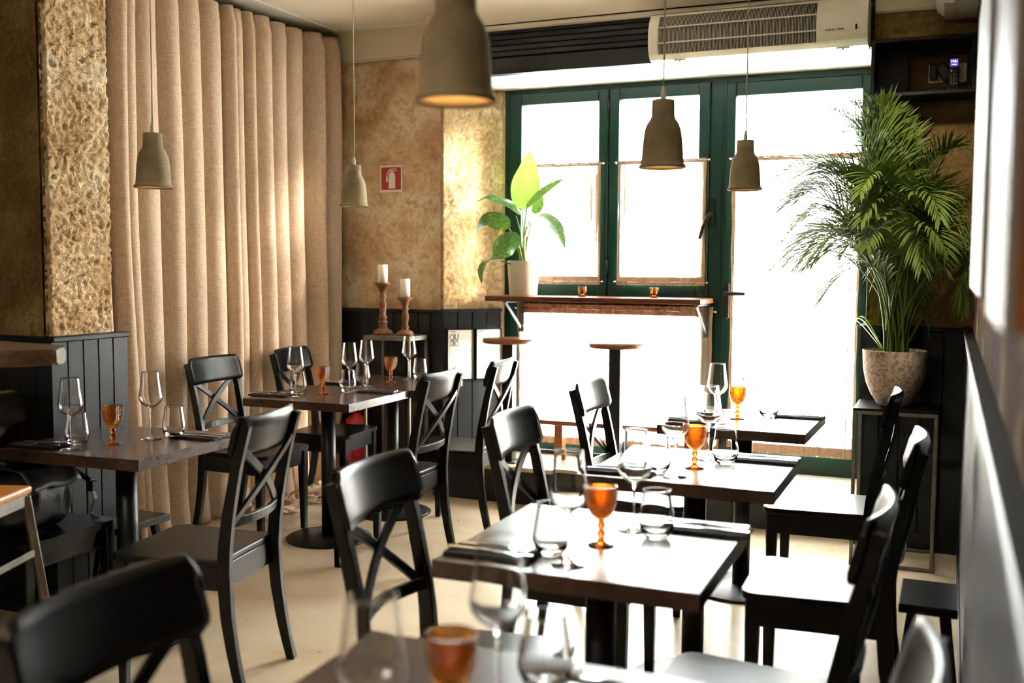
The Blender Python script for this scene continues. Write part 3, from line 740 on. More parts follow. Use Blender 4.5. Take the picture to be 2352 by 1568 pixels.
TG = [(-2.885, 2.785, 'left tumbler on '+T5n+', behind the wine glass stem'), (-2.685, 3.062, 'right tumbler on '+T5n), (-3.01, 4.335, 'leftmost tumbler on '+T4n),
      (-2.835, 4.525, 'right tumbler on '+T4n+', front one of a close pair'), (-2.95, 4.86, 'left tumbler on '+T4f), (-2.815, 5.27, 'right tumbler on '+T4f+', behind the chair rail'),
      (-0.816, 2.155, 'tumbler left of the goblet on '+T3n), (-0.634, 2.389, 'tumbler right of the goblet on '+T3n),
      (-0.840, 3.17, 'tumbler left of the goblet on '+T2n), (-0.672, 3.40, 'tumbler right of the goblet on '+T2n),
      (-0.925, 4.363, 'tumbler left of the goblet on '+T1n), (-0.715, 4.555, 'tumbler right of the goblet on '+T1n),
      (-0.558, 1.452, 'blurred tumbler on '+T0n)]
for x, y, lb in TG: setcopy(tumb, U, x, y, lb, 'tumblers on the set tables')
GG = [(-2.776, 2.848, T5n), (-2.910, 4.414, T4n), (-2.878, 5.044, T4f), (-0.735, 2.271, T3n), (-0.748, 3.284, T2n), (-0.830, 4.443, T1n), (-0.624, 1.26, T0n)]
for x, y, n in GG: setcopy(gob, U, x, y, 'amber diamond-cut goblet on '+n, 'amber goblets, one on each table')

def napkin_proto():
    t = thing('napkin', 'x', 'napkin', (0, 0, 0))
    mb = MB(); mb.box((-0.105, -0.05, 0), (0.105, 0.05, 0.004), 0.0018); mb.box((-0.103, -0.048, 0.0035), (0.105, 0.05, 0.0085), 0.002, Matrix.Rotation(radians(0.6), 4, 'Z'))
    mb.build('napkin_cloth', 'napkin', t); return t
def fork_proto():
    t = thing('fork', 'x', 'fork', (0, 0, 0))
    mb = MB(); mb.sweep([(-0.095, 0, 0.003), (-0.04, 0, 0.004), (0.03, 0, 0.006), (0.045, 0, 0.006)], [0.012, 0.009, 0.006, 0.010], 0.0022, (0, 0, 1))
    mb.sweep([(0.043, 0, 0.006), (0.052, 0, 0.005), (0.062, 0, 0.004)], [0.010, 0.022, 0.024], 0.002, (0, 0, 1))
    for k in range(4): mb.sweep([(0.060, -0.0096+k*0.0064, 0.004), (0.08, -0.0096+k*0.0064, 0.003), (0.1, -0.009+k*0.006, 0.008)], 0.0036, 0.0018, (0, 0, 1))
    mb.build('fork_body', 'chrome', t); return t
def knife_proto():
    t = thing('knife', 'x', 'knife', (0, 0, 0))
    MB().sweep([(-0.105, 0, 0.003), (-0.06, 0, 0.0035), (0.0, 0, 0.0035)], [0.014, 0.012, 0.010], 0.004, (0, 0, 1)).build('handle', 'chrome', t)
    MB().sweep([(0.0, 0, 0.0035), (0.01, 0, 0.0035), (0.06, 0.001, 0.003), (0.09, 0.002, 0.003), (0.105, 0.004, 0.003)], [0.010, 0.015, 0.018, 0.015, 0.004], 0.0014, (0, 0, 1)).build('blade', 'chrome', t); return t
nap, frk, knf = napkin_proto(), fork_proto(), knife_proto()
NP = [((-2.985, 2.71), 0.05, 'left side of '+T5n), ((-2.585, 3.09), 0.02, 'right side of '+T5n), ((-3.11, 4.25), 0.05, 'left side of '+T4n), ((-2.69, 4.59), 0.02, 'right side of '+T4n),
      ((-3.07, 4.83), 0.05, 'left side of '+T4f), ((-2.68, 5.21), 0.02, 'right side of '+T4f),
      ((-0.935, 2.10), 0.0, 'left side of '+T3n), ((-0.535, 2.50), 0.0, 'right side of '+T3n), ((-0.945, 3.12), 0.03, 'left side of '+T2n), ((-0.555, 3.50), 0.0, 'right side of '+T2n),
      ((-0.995, 4.27), 0.03, 'left side of '+T1n), ((-0.59, 4.60), 0.0, 'right side of '+T1n), ((-0.43, 1.47), 0.0, 'right side of '+T0n)]
for (x, y), r, w in NP:
    left = 'left side' in w; rz = r+(0 if left else pi)
    setcopy(nap, U, x, y, 'black folded napkin on the '+w, 'black napkins, one per place', ZT, r)
    setcopy(frk, U, x, y+0.022, 'steel fork on the napkin, '+w, 'forks on the napkins', ZT+0.009, rz)
    setcopy(knf, U, x, y-0.018, 'steel knife on the napkin, '+w, 'knives on the napkins', ZT+0.009, rz)

# ------------------------------------------------------------------ pendants
def pendant_proto():
    t = thing('pendant_lamp', 'x', 'pendant lamp', (0, 0, 0), 0, 'clay pendant lamps over the tables')
    o = [(0.0355, 0.208), (0.0365, 0.160), (0.040, 0.150), (0.050, 0.136), (0.0565, 0.118), (0.0605, 0.09), (0.0635, 0.055), (0.0655, 0.022), (0.067, 0.014), (0.0725, 0.009), (0.0735, 0.004), (0.0715, 0.0)]
    i = [(0.066, 0.001), (0.0605, 0.02), (0.0575, 0.055), (0.054, 0.09), (0.050, 0.115), (0.043, 0.132), (0.030, 0.146), (0.030, 0.2)]
    MB().lathe([(0.0, 0.2085), (0.034, 0.2085)]+o+i+[(0, 0.2)], seg=48).build('lamp_shade', 'clay', t)
    MB().lathe([(0, 0.2080), (0.009, 0.2085), (0.0075, 0.213), (0.009, 0.216), (0.0078, 0.222), (0.009, 0.226), (0.007, 0.236), (0.004, 0.25), (0, 0.25)], seg=16).build('cord_grip', 'cable_white', t)
    MB().tube([(0, 0, 0.24), (0.0012, 0, 0.5), (0, 0, 0.8), (0, 0, 1.185)], 0.0026, 8).build('cord', 'cord', t)
    MB().lathe([(0, 0.045), (0.018, 0.05), (0.026, 0.068), (0.024, 0.085), (0.014, 0.105), (0.013, 0.14), (0, 0.14)], seg=24).build('bulb', 'bulb', t)
    return t
pen = pendant_proto()
for x, y, z, lb in [(-2.84, 3.15, 1.684, 'clay pendant lamp hanging in front of the linen curtain, over the pier-side table'), (-2.80, 4.54, 1.688, 'clay pendant lamp at the right edge of the linen curtain, left of the extinguisher sign'),
                 (-0.815, 1.66, 1.677, 'large blurred dark clay pendant lamp at the top centre, nearest the camera'), (-0.835, 3.15, 1.695, 'clay pendant lamp against the middle casement'), (-0.817, 4.43, 1.716, 'smaller clay pendant lamp against the glazed door, farthest along the window row')]:
    setcopy(pen, U, x, y, lb, 'clay pendant lamps over the tables', z)

# ------------------------------------------------------------------ window shelf, pots, stools, bench
t = thing('wall_shelf', 'long walnut shelf board folded out under the green casements', 'shelf', (-1.9, 5.78, 1.185))
mb = MB(); mb.box((-0.655, -0.18, 0), (0.64, 0.175, 0.03), 0.003); mb.build('shelf_board', 'shelf_wood', t)
for x in (-0.56, 0.60):
    mb = MB(); mb.box((x-0.018, 0.16, -0.20), (x+0.018, 0.17, -0.0), 0.001); mb.box((x-0.012, -0.10, -0.012), (x+0.012, 0.17, -0.0), 0.001)
    mb.sweep([(x, -0.09, -0.01), (x, 0.15, -0.17)], 0.02, 0.006, (1, 0, 0))
    for z in (-0.04, -0.09, -0.16): mb.lathe([(0, -0.004), (0.006, -0.003), (0.006, 0.003), (0, 0.004)], (x+0.01, 0.158, z), 10)
    mb.build('folding_bracket', 'zinc', t)
def tealight(x, y, lb):
    t = thing('tealight_holder', lb, 'candle holder', (x, y, 1.2155), 0, 'amber tealight glasses on the window shelf')
    MB().lathe([(0, 0), (0.022, 0), (0.024, 0.004), (0.027, 0.058), (0.025, 0.0585), (0.022, 0.008), (0, 0.007)], seg=28).build('glass_cup', 'amber_stem', t)
    MB().lathe([(0, 0.0075), (0.019, 0.0075), (0.019, 0.024), (0, 0.024)], seg=20).build('tealight', 'wax', t)
tealight(-2.01, 5.80, 'small amber tealight glass on the shelf, left one nearer the plant'); tealight(-1.575, 5.80, 'small amber tealight glass on the shelf, right one nearer the door')

def leafblade(mb, p0, dirs, width, nl=14, nw=6, cup=0.18, curl=0.0, wave=0.0):
    """leaf along a polyline of centre points with given widest width"""
    P = [Vector(p) for p in p0]
    def cen(t):
        n = len(P)-1; k = min(int(t*n), n-1); f = t*n-k
        a = P[max(k-1, 0)]; b = P[k]; c = P[k+1]; d = P[min(k+2, n)]
        return 0.5*((2*b)+(c-a)*f+(2*a-5*b+4*c-d)*f*f+(3*b-a-3*c+d)*f**3)
    side = Vector(dirs)
    def fn(u, v):
        c = cen(u); T = (cen(min(1, u+0.03))-cen(max(0, u-0.03))).normalized(); s = (side-T*side.dot(T)).normalized(); nn = T.cross(s)
        w = width*(sin(pi*min(1, (u**0.72)))**0.85)*0.5*(1-0.15*u) if 0 < u < 1 else 0.0005
        q = (v-0.5)*2
        return c+s*(w*q)+nn*(abs(q)*w*cup)+nn*(wave*sin(u*18)*abs(q)*w)
    mb.grid(fn, nl, nw)
# dieffenbachia in white pot
PB = Vector((-2.375, 5.765, 1.2155))
t = thing('potted_dieffenbachia', 'leafy dieffenbachia in a cream ceramic pot on the left end of the walnut shelf', 'potted plant', PB)
MB().lathe([(0, 0), (0.080, 0), (0.084, 0.004), (0.097, 0.205), (0.098, 0.21), (0.092, 0.21), (0.090, 0.19), (0, 0.185)], seg=48).build('pot', 'pot_white', t)
MB().lathe([(0, 0.192), (0.089, 0.19), (0, 0.1905)][:2]+[(0.088, 0.186), (0, 0.186)], seg=32).build('soil', 'soil', t)
# (stem start, stem points) and leaf points, all in metres from the pot base; derived from the photo
def q(px, pz, dy=0.0): return ((px-1203)/352.0, dy, (673-pz)/352.0)
LV = [ # stem polyline, leaf centreline, side dir, width, material
 ([q(1203, 610), q(1202, 540), q(1200, 490)], [q(1200, 492, 0), q(1205, 450, 0.0), q(1212, 410, 0), q(1215, 368, 0)], (1, 0.3, 0), 0.185, 'dieff_pale'),
 ([q(1206, 610), q(1208, 520, -.02), q(1216, 485, -.03)], [q(1212, 490, -.03), q(1240, 468, -.04), q(1270, 448, -.05), q(1302, 431, -.06)], (0.4, 0.5, 1), 0.10, 'dieff'),
 ([q(1206, 610), q(1208, 555, -.04), q(1225, 520, -.07)], [q(1222, 522, -.07), q(1250, 508, -.09), q(1285, 525, -.11), q(1302, 550, -.12), q(1313, 575, -.13)], (0.5, 0.9, 0.35), 0.11, 'dieff'),
 ([q(1200, 610), q(1196, 540, 0), q(1190, 505, -.03)], [q(1203, 505, -.02), q(1180, 480, -.04), q(1150, 468, -.06), q(1130, 464, -.08), q(1105, 478, -.1)], (-0.1, 0.9, 0.5), 0.095, 'dieff'),
 ([q(1200, 610), q(1194, 560, -.05), q(1180, 530, -.08)], [q(1185, 528, -.08), q(1160, 518, -.11), q(1135, 518, -.14), q(1118, 548, -.16)], (0.35, -0.4, 0.8), 0.125, 'dieff'),
 ([q(1203, 610), q(1203, 570, -.07), q(1207, 555, -.1)], [q(1212, 552, -.10), q(1190, 565, -.15), q(1165, 585, -.18), q(1148, 605, -.19)], (0.6, 0.3, 0.8), 0.145, 'dieff'),
 ([q(1196, 612), q(1185, 606, -.08), q(1170, 600, -.12)], [q(1165, 596, -.12), q(1145, 602, -.16), q(1134, 620, -.18), q(1137, 648, -.19)], (0.7, -0.3, 0.2), 0.085, 'dieff'),
 ([q(1202, 610), q(1210, 540, 0.03), q(1216, 500, 0.06)], [q(1216, 500, .06), q(1225, 475, .09), q(1222, 445, .1)], (1, 0.3, 0.2), 0.07, 'dieff'),
]
mb = MB()
for st, lf, sd, w, mt in LV: mb.tube([(0, 0, 0.19)]+st, [0.010, 0.008, 0.005, 0.004][:len(st)+1], 8)
mb.build('stem', 'stem', t)
for st, lf, sd, w, mt in LV:
    mb = MB(); leafblade(mb, lf, sd, w); mb.build('leaf', mt, t)

def bar_stool(loc, lb):
    t = thing('pedestal_stool', lb, 'stool', loc, 0, 'round-topped pedestal stools at the window')
    MB().lathe([(0, 0.715), (0.155, 0.715), (0.160, 0.720), (0.160, 0.735), (0.156, 0.741), (0, 0.741)], seg=48).build('seat', 'stool_wood', t)
    MB().box((-0.034, -0.034, 0.01), (0.034, 0.034, 0.715), 0.004).build('column', 'black_metal', t)
    MB().box((-0.07, -0.07, 0), (0.07, 0.07, 0.01), 0.002).build('foot_plate', 'black_metal', t)
bar_stool((-2.42, 5.66, 0.22), 'round wooden pedestal stool at the left, beside the framed notices'); bar_stool((-1.735, 5.60, 0.22), 'round wooden pedestal stool in the middle of the window')
t = thing('low_bench', 'narrow brown wooden bench on the plinth under the window', 'bench', (-1.78, 5.84, 0.22))
MB().box((-0.56, -0.045, 0.215), (0.62, 0.045, 0.243), 0.003).build('seat', 'stool_wood', t)
for x in (-0.38, 0.42): MB().box((x-0.026, -0.03, 0), (x+0.026, 0.03, 0.215), 0.002).build('leg', 'stool_wood', t)

# ------------------------------------------------------------------ candle stand with candlesticks, extinguisher
def frame_stand(name, lb, x0, x1, y0, y1, h, top, mat='raw_steel', w=0.016):
    t = thing(name, lb, 'stand', ((x0+x1)/2, (y0+y1)/2, 0)); X = (x1-x0)/2; Y = (y1-y0)/2
    for sx in (-1, 1):
        for sy in (-1, 1):
            xx = sx*(X-w/2); yy = sy*(Y-w/2); MB().box((xx-w/2, yy-w/2, 0), (xx+w/2, yy+w/2, h-0.012), 0.001).build('leg', mat, t)
    mb = MB()
    for z in (0.0, h-0.012-w):
        for sy in (-1, 1): mb.box((-X+w, sy*(Y-w/2)-w/2, z), (X-w, sy*(Y-w/2)+w/2, z+w), 0.001)
        for sx in (-1, 1): mb.box((sx*(X-w/2)-w/2, -Y+w, z), (sx*(X-w/2)+w/2, Y-w, z+w), 0.001)
    mb.build('rail_frame', mat, t)
    MB().box((-X, -Y, h-0.012), (X, Y, h), 0.0015).build('top_plate', top, t); return t
frame_stand('metal_stand', 'slim raw steel frame stand carrying the candlesticks, against the dark panelling', -3.285, -2.965, 5.42, 5.655, 0.968, 'raw_steel')
def candlestick(x, y, H, cr, ch, lb, big):
    t = thing('candlestick', lb, 'candlestick', (x, y, 0.9685), 0, 'turned wooden candlesticks on the steel stand')
    pr = [(0, 0), (0.058, 0.0), (0.060, 0.012), (0.052, 0.026), (0.034, 0.036), (0.026, 0.048), (0.030, 0.056), (0.022, 0.064), (0.030, 0.074), (0.028, 0.084), (0.018, 0.09), (0.027, 0.102), (0.024, 0.114)] if big else [(0, 0), (0.054, 0.0), (0.056, 0.01), (0.044, 0.024), (0.024, 0.034), (0.020, 0.042), (0.027, 0.05), (0.020, 0.058)]
    z0 = pr[-1][1]; top = H
    rest = [(0.017, z0+0.01), (0.024, z0+(top-z0)*0.30), (0.022, z0+(top-z0)*0.42), (0.014, z0+(top-z0)*0.50), (0.024, z0+(top-z0)*0.58), (0.015, z0+(top-z0)*0.66), (0.022, z0+(top-z0)*0.74), (0.026, z0+(top-z0)*0.82), (0.046, top-0.012), (0.049, top-0.006), (0.047, top), (0, top-0.001)]
    MB().lathe(pr+rest, seg=36).build('candlestick_body', 'turned_wood', t)
    c = thing('pillar_candle', ('taller' if big else 'shorter')+'-standing white pillar candle on the '+('left' if big else 'right')+' candlestick', 'candle', (x, y, 0.9685+H), 0, 'white pillar candles')
    MB().lathe([(0, 0), (cr, 0), (cr, ch-0.003), (cr-0.004, ch), (0, ch-0.004)], seg=32).build('wax_body', 'wax', c)
    MB().tube([(0, 0, ch-0.005), (0.001, 0, ch+0.006)], 0.0012, 6).build('wick', 'dark_inside', c)
candlestick(-3.205, 5.52, 0.318, 0.030, 0.112, 'tall turned wooden candlestick, the left one on the steel stand', True)
candlestick(-3.055, 5.53, 0.232, 0.030, 0.112, 'short turned wooden candlestick, the right one on the steel stand', False)
t = thing('fire_extinguisher', 'red fire extinguisher under the far curtain-side table', 'fire extinguisher', (-3.42, 5.56, 0))
MB().lathe([(0, 0.0), (0.07, 0.0), (0.075, 0.01), (0.075, 0.39), (0.065, 0.43), (0.03, 0.455), (0.022, 0.47), (0, 0.47)], seg=40).build('cylinder', 'red', t)
mb = MB(); mb.lathe([(0, 0.47), (0.018, 0.47), (0.018, 0.50), (0, 0.50)]); mb.sweep([(0.0, 0, 0.505), (0.06, -0.02, 0.515), (0.1, -0.03, 0.50)], 0.02, 0.006, (0, 0, 1)); mb.sweep([(0.0, 0, 0.52), (0.06, -0.02, 0.55), (0.1, -0.03, 0.555)], 0.02, 0.006, (0, 0, 1)); mb.build('valve_lever', 'black_plastic', t)
MB().tube([(-0.02, -0.02, 0.49), (-0.07, -0.05, 0.47), (-0.09, -0.05, 0.36), (-0.085, -0.04, 0.2)], 0.009).build('hose', 'black_plastic', t)
mb = MB(); mb.grid(lambda u, v: Vector((0.0757*sin(-1.0+2.0*u), -0.0757*cos(-1.0+2.0*u), 0.10+0.23*v)), 16, 1); mb.build('label', 'sign_red', t)
textmesh('label_print', 'CE', 0.022, 'sign_white', t, (0.03, -0.0735, 0.27), (radians(90), 0, 0.42), 0.0015)
# extinguisher sign
t = thing('fire_extinguisher_sign', 'square red and white fire extinguisher sign on the tan plaster wall', 'sign', (-3.243, YS-0.004, 1.932))
Rx = Matrix(((1, 0, 0, 0), (0, 0, 1, 0), (0, 1, 0, 0), (0, 0, 0, 1)))
def at(y): m = Rx.copy(); m[1][3] = y; return m
MB().poly([(-0.080, -0.083), (0.080, -0.083), (0.080, 0.083), (-0.080, 0.083)], -0.002, 0.003, at(0)).build('sign_plate', 'sign_white', t)
MB().poly([(-0.070, -0.068), (0.070, -0.068), (0.070, 0.072), (-0.070, 0.072)], -0.001, 0, at(-0.0022)).build('red_field', 'sign_red', t)
mb = MB()
mb.poly([(-0.016, -0.060), (0.030, -0.060), (0.030, 0.018), (0.024, 0.034), (0.014, 0.040), (0.014, 0.044), (0.000, 0.044), (0.000, 0.040), (-0.010, 0.034), (-0.016, 0.018)], -0.001, 0, at(-0.0034))
mb.poly([(-0.002, 0.045), (0.014, 0.045), (0.040, 0.050), (0.040, 0.054), (0.014, 0.051), (-0.004, 0.051)], -0.001, 0, at(-0.0034))
mb.poly([(-0.014, 0.047), (-0.004, 0.055), (0.040, 0.063), (0.040, 0.066), (-0.006, 0.060), (-0.018, 0.050)], -0.001, 0, at(-0.0034))
mb.poly([(-0.036, -0.018), (-0.022, -0.018), (-0.026, 0.022), (-0.018, 0.040), (-0.006, 0.046), (-0.008, 0.050), (-0.022, 0.045), (-0.032, 0.024)], -0.001, 0, at(-0.0034))
mb.build('extinguisher_pictogram', 'sign_white', t)

# framed notices on the splayed panelling
def notice(s, lb, logo):
    a = Vector((-2.872, 5.675, 0)); b = Vector((-2.60, 5.945, 0)); T = (b-a).normalized(); n = Vector((T.y, -T.x, 0)); p = a+T*s+n*0.012
    t = thing('framed_notice', lb, 'framed notice', (p.x, p.y, 0.845), atan2(T.y, T.x), 'framed notices beside the window'); w, h = 0.086, 0.158
    mb = MB()
    for A, B in (((-w, -0.006, -h), (-w+0.006, 0.006, h)), ((w-0.006, -0.006, -h), (w, 0.006, h)), ((-w, -0.006, -h), (w, 0.006, -h+0.006)), ((-w, -0.006, h-0.006), (w, 0.006, h))): mb.box(A, B, 0.001)
    mb.build('frame', 'black_metal', t)
    MB().box((-w+0.005, -0.001, -h+0.005), (w-0.005, 0.002, h-0.005)).build('paper', 'paper', t)
    MB().box((-0.068, -0.0018, -0.125), (0.066, -0.001, 0.045)).build('text_block', 'print_lines', t)
    MB().box((-0.068 if not logo else 0.0, -0.0018, 0.055), (0.066, -0.001, 0.118)).build('text_block', 'print_lines', t)
    MB().box((-0.068, -0.0018, 0.140), (-0.03, -0.001, 0.145)).build('heading_line', 'ink', t)
    if logo:
        textmesh('logo_print', 'QU', 0.055, 'ink', t, (-0.040, -0.0018, 0.106), (radians(90), 0, 0), 0.0005, sx=0.72)
        textmesh('logo_print', 'DIO', 0.050, 'ink', t, (-0.040, -0.0018, 0.066), (radians(90), 0, 0), 0.0005, sx=0.62)
notice(0.110, 'framed notice with a grey letter logo, the left one below the reveal', True); notice(0.298, 'framed notice of pale text without logo, the right one behind the pedestal stool', False)

# ------------------------------------------------------------------ air curtain heater
t = thing('air_curtain_heater', 'cream wall-mounted air curtain heater with a ribbed grille above the door', 'heater', (-0.94, 5.44, 2.455))
L = 0.535
def hp(a):  # front profile, a 0 bottom -> 1 top
    P = [(-0.155, 0.0), (-0.185, 0.03), (-0.198, 0.07), (-0.200, 0.12), (-0.190, 0.165), (-0.168, 0.205), (-0.14, 0.232)]
    n = len(P)-1; k = min(int(a*n), n-1); f = a*n-k; p0 = P[max(k-1, 0)]; p1 = P[k]; p2 = P[k+1]; p3 = P[min(k+2, n)]
    return tuple(0.5*(2*p1[i]+(p2[i]-p0[i])*f+(2*p0[i]-5*p1[i]+4*p2[i]-p3[i])*f*f+(3*p1[i]-p0[i]-3*p2[i]+p3[i])*f**3) for i in (0, 1))
def shell(mb, x0, x1, a0, a1, off=0, n=14):
    pts = [hp(a0+(a1-a0)*k/n) for k in range(n+1)]
    g0 = [mb.bm.verts.new((x0, p[0]+off, p[1])) for p in pts]; g1 = [mb.bm.verts.new((x1, p[0]+off, p[1])) for p in pts]
    for k in range(n): mb.face([g0[k], g1[k], g1[k+1], g0[k+1]], True)
mb = MB(); gx0, gx1 = -0.485, 0.300
MXh = Matrix(((0, 0, 1, 0), (1, 0, 0, 0), (0, 1, 0, 0), (0, 0, 0, 1)))
def slab(mb, x0, x1, off=0.0, scale=1.0):
    pts = [hp(k/20) for k in range(21)]+[(0, 0.232), (0, 0.0)]
    mb.poly([(p[0]*scale+off, p[1]) for p in pts], x0, x1, MXh)
slab(mb, -L, gx0); slab(mb, gx1, L)
shell(mb, gx0, gx1, 0.0, 0.14); shell(mb, gx0, gx1, 0.90, 1.0)
mb.box((gx0, -0.155, 0.0), (gx1, 0, 0.004)); mb.box((gx0, -0.14, 0.228), (gx1, 0, 0.232)); mb.build('body', 'white_plastic', t)
mb = MB(); shell(mb, gx0, gx1, 0.05, 0.97, 0.03); mb.build('grille_recess', 'dark_inside', t)
mb = MB(); nr = 112
for k in range(nr+1):
    x = gx0+(gx1-gx0)*k/nr; w = 0.0018
    pts = [hp(0.14+0.76*j/10) for j in range(11)]
    mb.sweep([(x, p[0]+0.002, p[1]) for p in pts], w, 0.003, (0, 1, 0.01))
for a in (0.36, 0.63):
    p = hp(a); mb.box((gx0, p[0]-0.002, p[1]-0.003), (gx1, p[0]+0.006, p[1]+0.003))
mb.build('grille', 'rib_white', t)
mb = MB()
for x in (-0.38, 0.42): mb.box((x-0.03, -0.15, -0.008), (x+0.03, -0.13, 0.0)); mb.tube([(x, -0.145, -0.016), (x, -0.145, 0)], 0.006)
mb.build('outlet_clip', 'white_plastic', t)
textmesh('model_print', 'COR-3.5 1000N', 0.013, 'ink_dark', t, (0.385, -0.1995, 0.075), (radians(84), 0, 0), 0.0006)
MB().box((0.480, -0.206, 0.07), (0.488, -0.192, 0.092), 0.001).build('indicator', 'dark_inside', t)
# white unit under the ceiling at the right
t = thing('air_conditioner', 'white rounded unit at the top right under the ceiling', 'air conditioner', (-0.015, 5.19, 2.562))
mb = MB(); pts = [(-0.10, 0.10), (-0.09, 0.04), (-0.05, 0.008), (0.0, 0.0), (0.085, 0.0), (0.085, 0.24), (-0.10, 0.24)]
mb.poly(pts, -0.20, 0.20, Matrix(((1, 0, 0, 0), (0, 0, 1, 0), (0, 1, 0, 0), (0, 0, 0, 1))), 0.006); mb.build('housing', 'white_paint', t)
mb = MB(); mb.box((-0.055, -0.17, -0.004), (-0.01, 0.17, 0.006)); mb.build('outlet_flap', 'white_plastic', t)

# ------------------------------------------------------------------ black box shelf with phone
t = thing('box_shelf', 'black open box shelf high on the wall above the palm', 'shelf', (-0.155, 5.33, 2.19))
mb = MB(); X = 0.225; D = 0.088; Hh = 0.265; w = 0.016
mb.box((-X, -D-0.06, 0), (X, D, w), 0.001); mb.box((-X, -D-0.06, Hh-w), (X, D, Hh), 0.001); mb.box((-X, -D-0.06, w), (-X+w, D, Hh-w), 0.001); mb.box((X-w, -D-0.06, w), (X, D, Hh-w), 0.001)
mb.box((-X, D-0.006, w), (-0.07, D, Hh-w)); mb.box((-0.07, D-0.006, 0.215), (X-w, D, Hh-w)); mb.box((0.19, D-0.006, w), (X-w, D, 0.215)); mb.build('carcass', 'black_wood', t)
t = thing('socket_plate', 'white double wall socket inside the black box shelf', 'socket', (-0.05, 5.445, 2.325))
mb = MB(); mb.box((-0.085, -0.006, -0.045), (0.085, 0.004, 0.045), 0.003); mb.build('plate', 'white_plastic', t)
mb = MB(); mb.lathe([(0, 0), (0.022, 0), (0.022, 0.004), (0.026, 0.004), (0.026, -0.002)], seg=28); 
for v in mb.bm.verts: v.co = Vector((v.co.x+0.035, -0.008-v.co.z*0.5, v.co.y))
mb.build('socket', 'rib_white', t)
mb = MB()
for dx, dz in ((0, 0.011), (0, -0.011)): mb.tube([(0.035+dx, -0.0085, dz), (0.035+dx, -0.0108, dz)], 0.003)
mb.build('socket_hole', 'dark_inside', t)
t = thing('power_adapter', 'black plug adapter on the left half of the wall socket', 'power adapter', (-0.115, 5.43, 2.325), 0, 'black plug adapters in the box shelf')
MB().box((-0.014, -0.05, -0.035), (0.020, 0.008, 0.035), 0.006, seg=2).build('adapter_body', 'black_plastic', t)
t = thing('power_adapter', 'larger black plug adapter tilted in the middle of the socket', 'power adapter', (-0.065, 5.43, 2.325), 0, 'black plug adapters in the box shelf')
MB().box((-0.024, -0.055, -0.045), (0.024, 0.008, 0.04), 0.008, Matrix.Rotation(radians(-30), 4, 'Y'), 2).build('adapter_body', 'black_plastic', t)
rnd = random.Random(5)
for nm, mt, lb, r, y0, am in (('cable', 'black_plastic', 'tangled black cable on the floor of the box shelf', 0.0018, 5.375, 1.0), ('cable', 'cable_white', 'white cable looping in the box shelf', 0.0022, 5.395, 0.55)):
    pts = []
    for k in range(90):
        a = k*0.42; pts.append((-0.11+0.07*sin(a*0.37+am)+0.02*sin(a*1.7), y0+0.018*sin(a*0.9), 2.209+r+0.038*am*(0.5+0.5*sin(a*1.1+am*2))*(0.6+0.4*sin(a*0.3))))
    tag(MB().tube(pts, r, 6).build(nm, mt), lb, 'cable')
PH = Vector((-0.020, 5.30, 2.2065))
t = thing('cordless_phone', 'black cordless phone with a lit screen standing in the box shelf', 'phone', PH, 0.12)
tm = Matrix.Rotation(radians(-8), 4, 'X')
MB().box((-0.035, -0.025, 0), (0.035, 0.04, 0.03), 0.008, seg=2).build('charging_base', 'black_plastic', t)
hs = MB().box((-0.023, -0.006, 0.02), (0.023, 0.014, 0.175), 0.007, tm, 2).build('handset', 'black_plastic', t)
def on(x, z, d=-0.0075): v = tm @ Vector((x, d, z)); return v
MB().box((-0.018, -0.0075, 0.125), (0.018, -0.0058, 0.162), 0, tm).build('screen', 'screen', hs)
textmesh('screen_digits', '17:21', 0.014, 'screen_text', hs, on(0, 0.149), (radians(82), 0, 0), 0.0003); textmesh('screen_digits', '7.06.2021', 0.006, 'screen_text', hs, on(0, 0.134), (radians(82), 0, 0), 0.0003)
for i, ch in enumerate(['1', '2', '3', '4', '5', '6', '7', '8', '9', '*', '0', '#']):
    textmesh('key', ch, 0.010, 'key_white', hs, on(-0.012+0.012*(i % 3), 0.086-0.0135*(i//3)), (radians(82), 0, 0), 0.0003)
MB().box((0.008, -0.0075, 0.100), (0.016, -0.006, 0.110), 0.001, tm).build('call_key', 'red', hs)
MB().box((-0.016, -0.0075, 0.100), (-0.008, -0.006, 0.110), 0.001, tm).build('call_key', 'key_white', hs)

# ------------------------------------------------------------------ plant stand, palm
frame_stand('plant_stand', 'black-topped raw steel frame stand carrying the big palm', -0.402, -0.035, 5.02, 5.375, 0.742, 'black_wood')
PP = Vector((-0.235, 5.19, 0.7425))
palm = thing('potted_palm', 'tall areca palm in a mottled stone-coloured pot on the steel stand', 'potted plant', PP)
MB().lathe([(0, 0), (0.060, 0), (0.075, 0.008), (0.105, 0.055), (0.128, 0.11), (0.141, 0.175), (0.146, 0.262), (0.140, 0.264), (0.134, 0.24), (0, 0.235)], seg=56).build('pot', 'concrete_pot', palm)
MB().lathe([(0, 0.243), (0.133, 0.241), (0.12, 0.237), (0, 0.237)], seg=32).build('soil', 'soil', palm)
rp = random.Random(23)
def limx(p):   # fronds stay in the room: walls at the right and behind
    p = p.copy(); mx = XR-0.015-PP.x
    if p.x > mx-0.08: p.x = mx-0.08+0.08*math.tanh((p.x-mx+0.08)/0.08)*0.97
    my = 5.375-PP.y
    if PP.x+p.x > -0.42 and p.y > my-0.06: p.y = my-0.06+0.06*math.tanh((p.y-my+0.06)/0.06)*0.97
    return p
